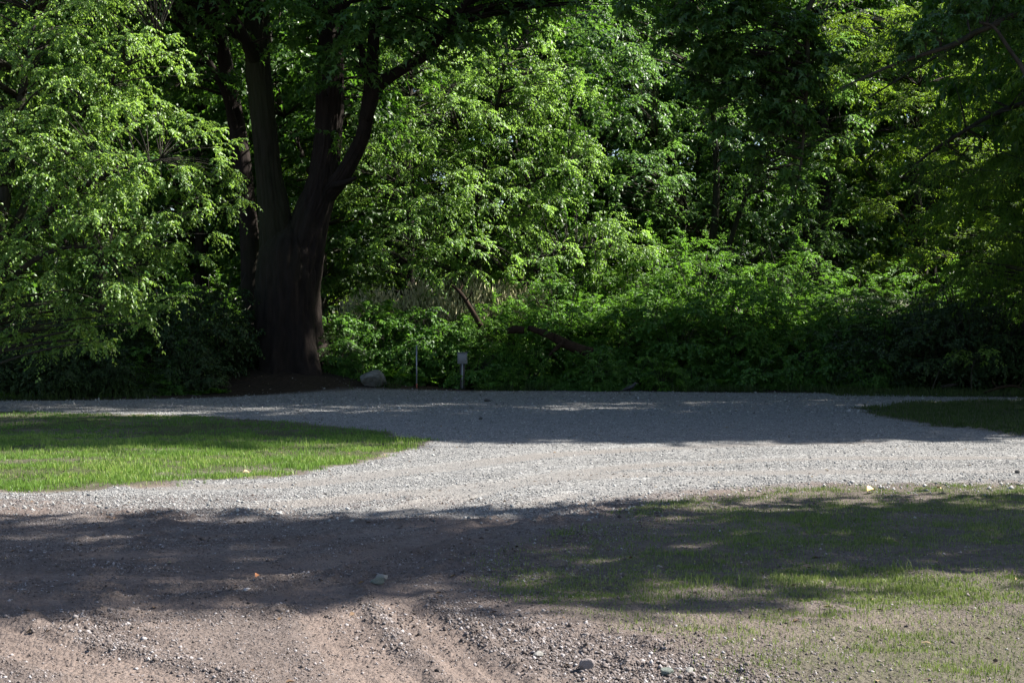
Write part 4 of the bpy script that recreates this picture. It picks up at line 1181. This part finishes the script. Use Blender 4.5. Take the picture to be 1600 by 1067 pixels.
# pale seeding grass on the bank behind the bushes
mb = MB()
n = 3000
gx = rng.uniform(-5.0, 1.0, n); gy = rng.uniform(41.2, 42.6, n)
h = rng.uniform(.7, 1.5, n) + 1.1 * fbm(gx * 2.2, gy * 2.2, 44, 3)
z0 = gz(gx, gy)
blades(mb, gx, gy, h, rng.uniform(.012, .02, n), rng.uniform(0, .6, n), .35)
a = rng.uniform(0, 2 * pi, n)
hd = np.stack([gx + np.cos(a) * .12, gy + np.sin(a) * .12, z0 + h * .98], -1)
D = np.stack([np.cos(a) * .4, np.sin(a) * .4, np.ones(n)], -1)
leaves(mb, hd, D, rng.normal(0, 1, (n, 3)), rng.uniform(.14, .26, n), rng.uniform(.03, .05, n), rng.uniform(.7, 1, n))
tag(mb.build('tall_grass', M['drygrass']), 'pale seeding tall grass standing above the bushes left of centre', 'grass', None, 'stuff')


# ------------------------------------------------------------------ dead wood
def branch_thing(name, label, cat, pts, rad, mat='deadwood', twigs=(), sides=12, rough=.18, seed=5):
    base = np.asarray(pts[0], float)
    root = thing(name, label, cat, tuple(base))
    mb = MB()
    q = spline(np.c_[np.asarray(pts) - base, rad], 6)
    tube(mb, q[:, :3], q[:, 3], sides, rough, seed)
    mb.build('stem', M[mat], root, smooth=True)
    for tp, tr in twigs:
        m2 = MB()
        q = spline(np.c_[np.asarray(tp) - base, tr], 5)
        tube(m2, q[:, :3], q[:, 3], 7, .1, seed)
        m2.build('side_branch', M[mat], root, smooth=True)
    return root


branch_thing('dead_stem', 'brown broken stem leaning out of the bushes above the utility box', 'dead branch', [P(752, 510, 39.2), P(740, 490, 39.2), P(728, 470, 39.3), P(717, 455, 39.4), P(706, 446, 39.6)], [.08, .07, .06, .05, .03],
             twigs=[([P(728, 470, 39.3), P(735, 462, 39.2), P(737, 452, 39.1)], [.03, .02, .008]), ([P(717, 455, 39.4), P(722, 446, 39.5), P(720, 438, 39.5)], [.03, .02, .008])])
branch_thing('fallen_log', 'thick dark brown log lying aslant in the bushes', 'log', [P(925, 552, 38.4), P(890, 540, 38.5), P(858, 524, 38.6), P(826, 512, 38.8)], [.16, .14, .11, .07],
             twigs=[([P(880, 536, 38.45), P(868, 545, 38.3), P(858, 556, 38.2)], [.08, .06, .03])])
branch_thing('fallen_log', 'short dark stub of log left of the slanting log', 'log', [P(819, 516, 38.7), P(806, 515, 38.7), P(792, 517, 38.7)], [.10, .11, .08])
branch_thing('fallen_branch', 'bare dark branch lying on the shaded grass at the right edge', 'branch', [P(1538, 614, 35.5), P(1560, 606, 35.5), P(1585, 603, 35.4), P(1610, 612, 35.3), P(1640, 606, 35.3)], [.03, .035, .03, .03, .02],
             twigs=[([P(1560, 606, 35.5), P(1552, 598, 35.6), P(1550, 590, 35.6)], [.018, .014, .008]), ([P(1590, 604, 35.4), P(1598, 594, 35.3), P(1604, 580, 35.3)], [.018, .014, .008])])
branch_thing('fallen_branch', 'pale broken branch end lying under the dark trees at right', 'branch', [P(1470, 605, 37.5), P(1482, 602.5, 37.5), P(1496, 600, 37.5)], [.05, .045, .02], 'bark2')


# thin saplings catching a little light in the dark right corner
def sapling(px, Y, pts, label, seed):
    base = P(px, 612, Y); base[2] = float(gz(base[0], base[1])) - .03
    root = thing('sapling', label, 'sapling', tuple(base))
    mw, ml = MB(), MB()
    q = np.array([P(a, b, Y) for a, b in pts]) - base
    q[0] = (0, 0, 0)
    s = spline(np.c_[q, np.linspace(.018, .006, len(q))], 6)
    tube(mw, s[:, :3], s[:, 3], 6)
    crown(ml, mw, [(*q[-1], .3, .3, .2), (*q[-2], .3, .3, .2)], 9, s, (0.07, 0.11, .6, 'oval', .4, .4), seed, r_b=.28, K=3, Mn=5, br=.005)
    mw.build('stem', M['bark2'], root, smooth=True); ml.build('foliage', M['hazel'], root)


sapling(1455, 37.3, [(1464, 606), (1470, 575), (1490, 555), (1505, 542)], 'thin sapling with a few pale leaves under the dark trees at right', 401)
sapling(1518, 36.6, [(1517, 606), (1518, 580), (1526, 560), (1545, 552)], 'bare thin sapling right of the one with pale leaves', 402)

# ------------------------------------------------------------------ utility box, stake, crow
M['grey_paint'] = plain('grey_painted_steel', (0.149, 0.153, 0.164), 0.5, 0.1, 0.08)
M['post'] = plain('weathered_post', (0.042, 0.036, 0.033), 0.8)
M['conduit'] = plain('galvanised_conduit', (0.252, 0.258, 0.276), 0.45, 0.4, 0.1)
M['orange'] = plain('marker_paint', (0.27, 0.072, 0.048), 0.7)
M['feather'] = plain('black_feathers', (0.012, 0.012, 0.015), 0.45)
M['beak'] = plain('black_beak', (0.02, 0.02, 0.02), 0.4)


def bev(o, wd=.006):
    m = o.modifiers.new('bevel', 'BEVEL'); m.width = wd; m.segments = 2
    return o


bx, by = P(722.5, 608, 38.2)[0], 38.2
ub = thing('utility_box', 'grey metal utility box on a dark post at the road edge', 'utility box', (bx, by, float(hz(bx, by))))
mb = MB(); box(mb, (0, .03, .36), (.13, .09, .82)); bev(mb.build('post', M['post'], ub))
mb = MB(); box(mb, (0, 0, .82), (.26, .14, .29)); cab = bev(mb.build('cabinet', M['grey_paint'], ub))
mb = MB(); box(mb, (0, -.078, .83), (.215, .016, .225)); dr_o = bev(mb.build('door', M['grey_paint'], ub), .004)
mb = MB(); box(mb, (.085, -.092, .80), (.018, .014, .05)); bev(mb.build('latch', M['conduit'], dr_o), .002)
mb = MB(); box(mb, (0, -.01, .974), (.29, .18, .018)); bev(mb.build('lid', M['grey_paint'], ub), .004)
mb = MB(); tube(mb, [(0.0, -.045, -.05), (0.0, -.045, .3), (0.0, -.045, .68)], [.022, .022, .022], 12); mb.build('conduit', M['conduit'], ub, smooth=True)

sx, sy = P(651, 611, 37.4)[0], 37.4
st = thing('marker_stake', 'thin pale metal stake standing at the road edge left of the box', 'stake', (sx, sy, float(hz(sx, sy))))
mb = MB(); box(mb, (0, 0, .55), (.034, .006, 1.16)); box(mb, (-.014, .0175, .55), (.006, .028, 1.16)); mb.build('shaft', M['conduit'], st)
mb = MB(); box(mb, (0, -.006, .06), (.04, .005, .12)); mb.build('base_band', M['orange'], st)

# low mound of reddish litter at the stake foot is part of the ground; crow on the gravel
import bmesh


def crow(px, py, label):
    x, y = G(px, py)
    root = thing('crow', label, 'crow', (x, y, float(hz(x, y))), rz=radians(-25))
    me = bpy.data.meshes.new('body')
    bm = bmesh.new()
    v = [bm.verts.new(p) for p in [(-.20, 0, .10), (-.11, 0, .135), (-.02, 0, .165), (.07, 0, .205), (.115, 0, .25), (.145, 0, .285), (.175, 0, .29)]]
    for a, b in zip(v, v[1:]): bm.edges.new((a, b))
    bm.to_mesh(me); bm.free()
    o = bpy.data.objects.new('body', me); C.objects.link(o); o.parent = root
    sk = o.modifiers.new('skin', 'SKIN')
    for i, (a, b) in enumerate([(.022, .012), (.048, .04), (.068, .066), (.06, .06), (.036, .036), (.036, .038), (.018, .018)]):
        me.skin_vertices[0].data[i].radius = (a, b)
    me.skin_vertices[0].data[2].use_root = True
    o.modifiers.new('sub', 'SUBSURF').levels = 2
    o.modifiers['sub'].render_levels = 2
    me.materials.append(M['feather'])
    mb = MB()
    tube(mb, spline([(.168, 0, .290), (.20, 0, .287), (.232, 0, .274)], 4), np.linspace(.014, .002, 9), 8)
    mb.build('beak', M['beak'], root, smooth=True)
    mb = MB()
    V = np.array([[-.13, -.03, .128], [-.13, .03, .128], [-.30, .045, .07], [-.30, -.045, .07], [-.13, -.03, .115], [-.13, .03, .115], [-.30, .045, .062], [-.30, -.045, .062]])
    mb.add(V, [np.array([[0, 1, 2, 3], [7, 6, 5, 4], [0, 4, 5, 1], [1, 5, 6, 2], [2, 6, 7, 3], [3, 7, 4, 0]])])
    mb.build('tail', M['feather'], root)
    for s in (-1, 1):
        mb = MB()
        q = spline([(.075, s * .060, .195), (.0, s * .070, .168), (-.10, s * .052, .135), (-.20, s * .02, .105)], 5)
        tube(mb, q, np.interp(np.linspace(0, 1, len(q)), [0, .3, .7, 1], [.02, .034, .026, .006]), 10)
        mb.build('wing', M['feather'], root, smooth=True)
        mb = MB()
        tube(mb, [(.0, s * .03, .12), (-.012, s * .032, .06), (.005, s * .034, .004)], [.016, .006, .005], 7)
        for a in (-.45, 0, .45, pi):
            tube(mb, [(.005, s * .034, .006), (.005 + .028 * cos(a), s * .034 + .028 * sin(a), .003), (.005 + .042 * cos(a), s * .034 + .042 * sin(a), .002)], [.004, .0035, .0015], 5)
        mb.build('leg', M['beak'], root, smooth=True)


crow(984, 617, 'black crow standing on the shaded gravel near the bushes')
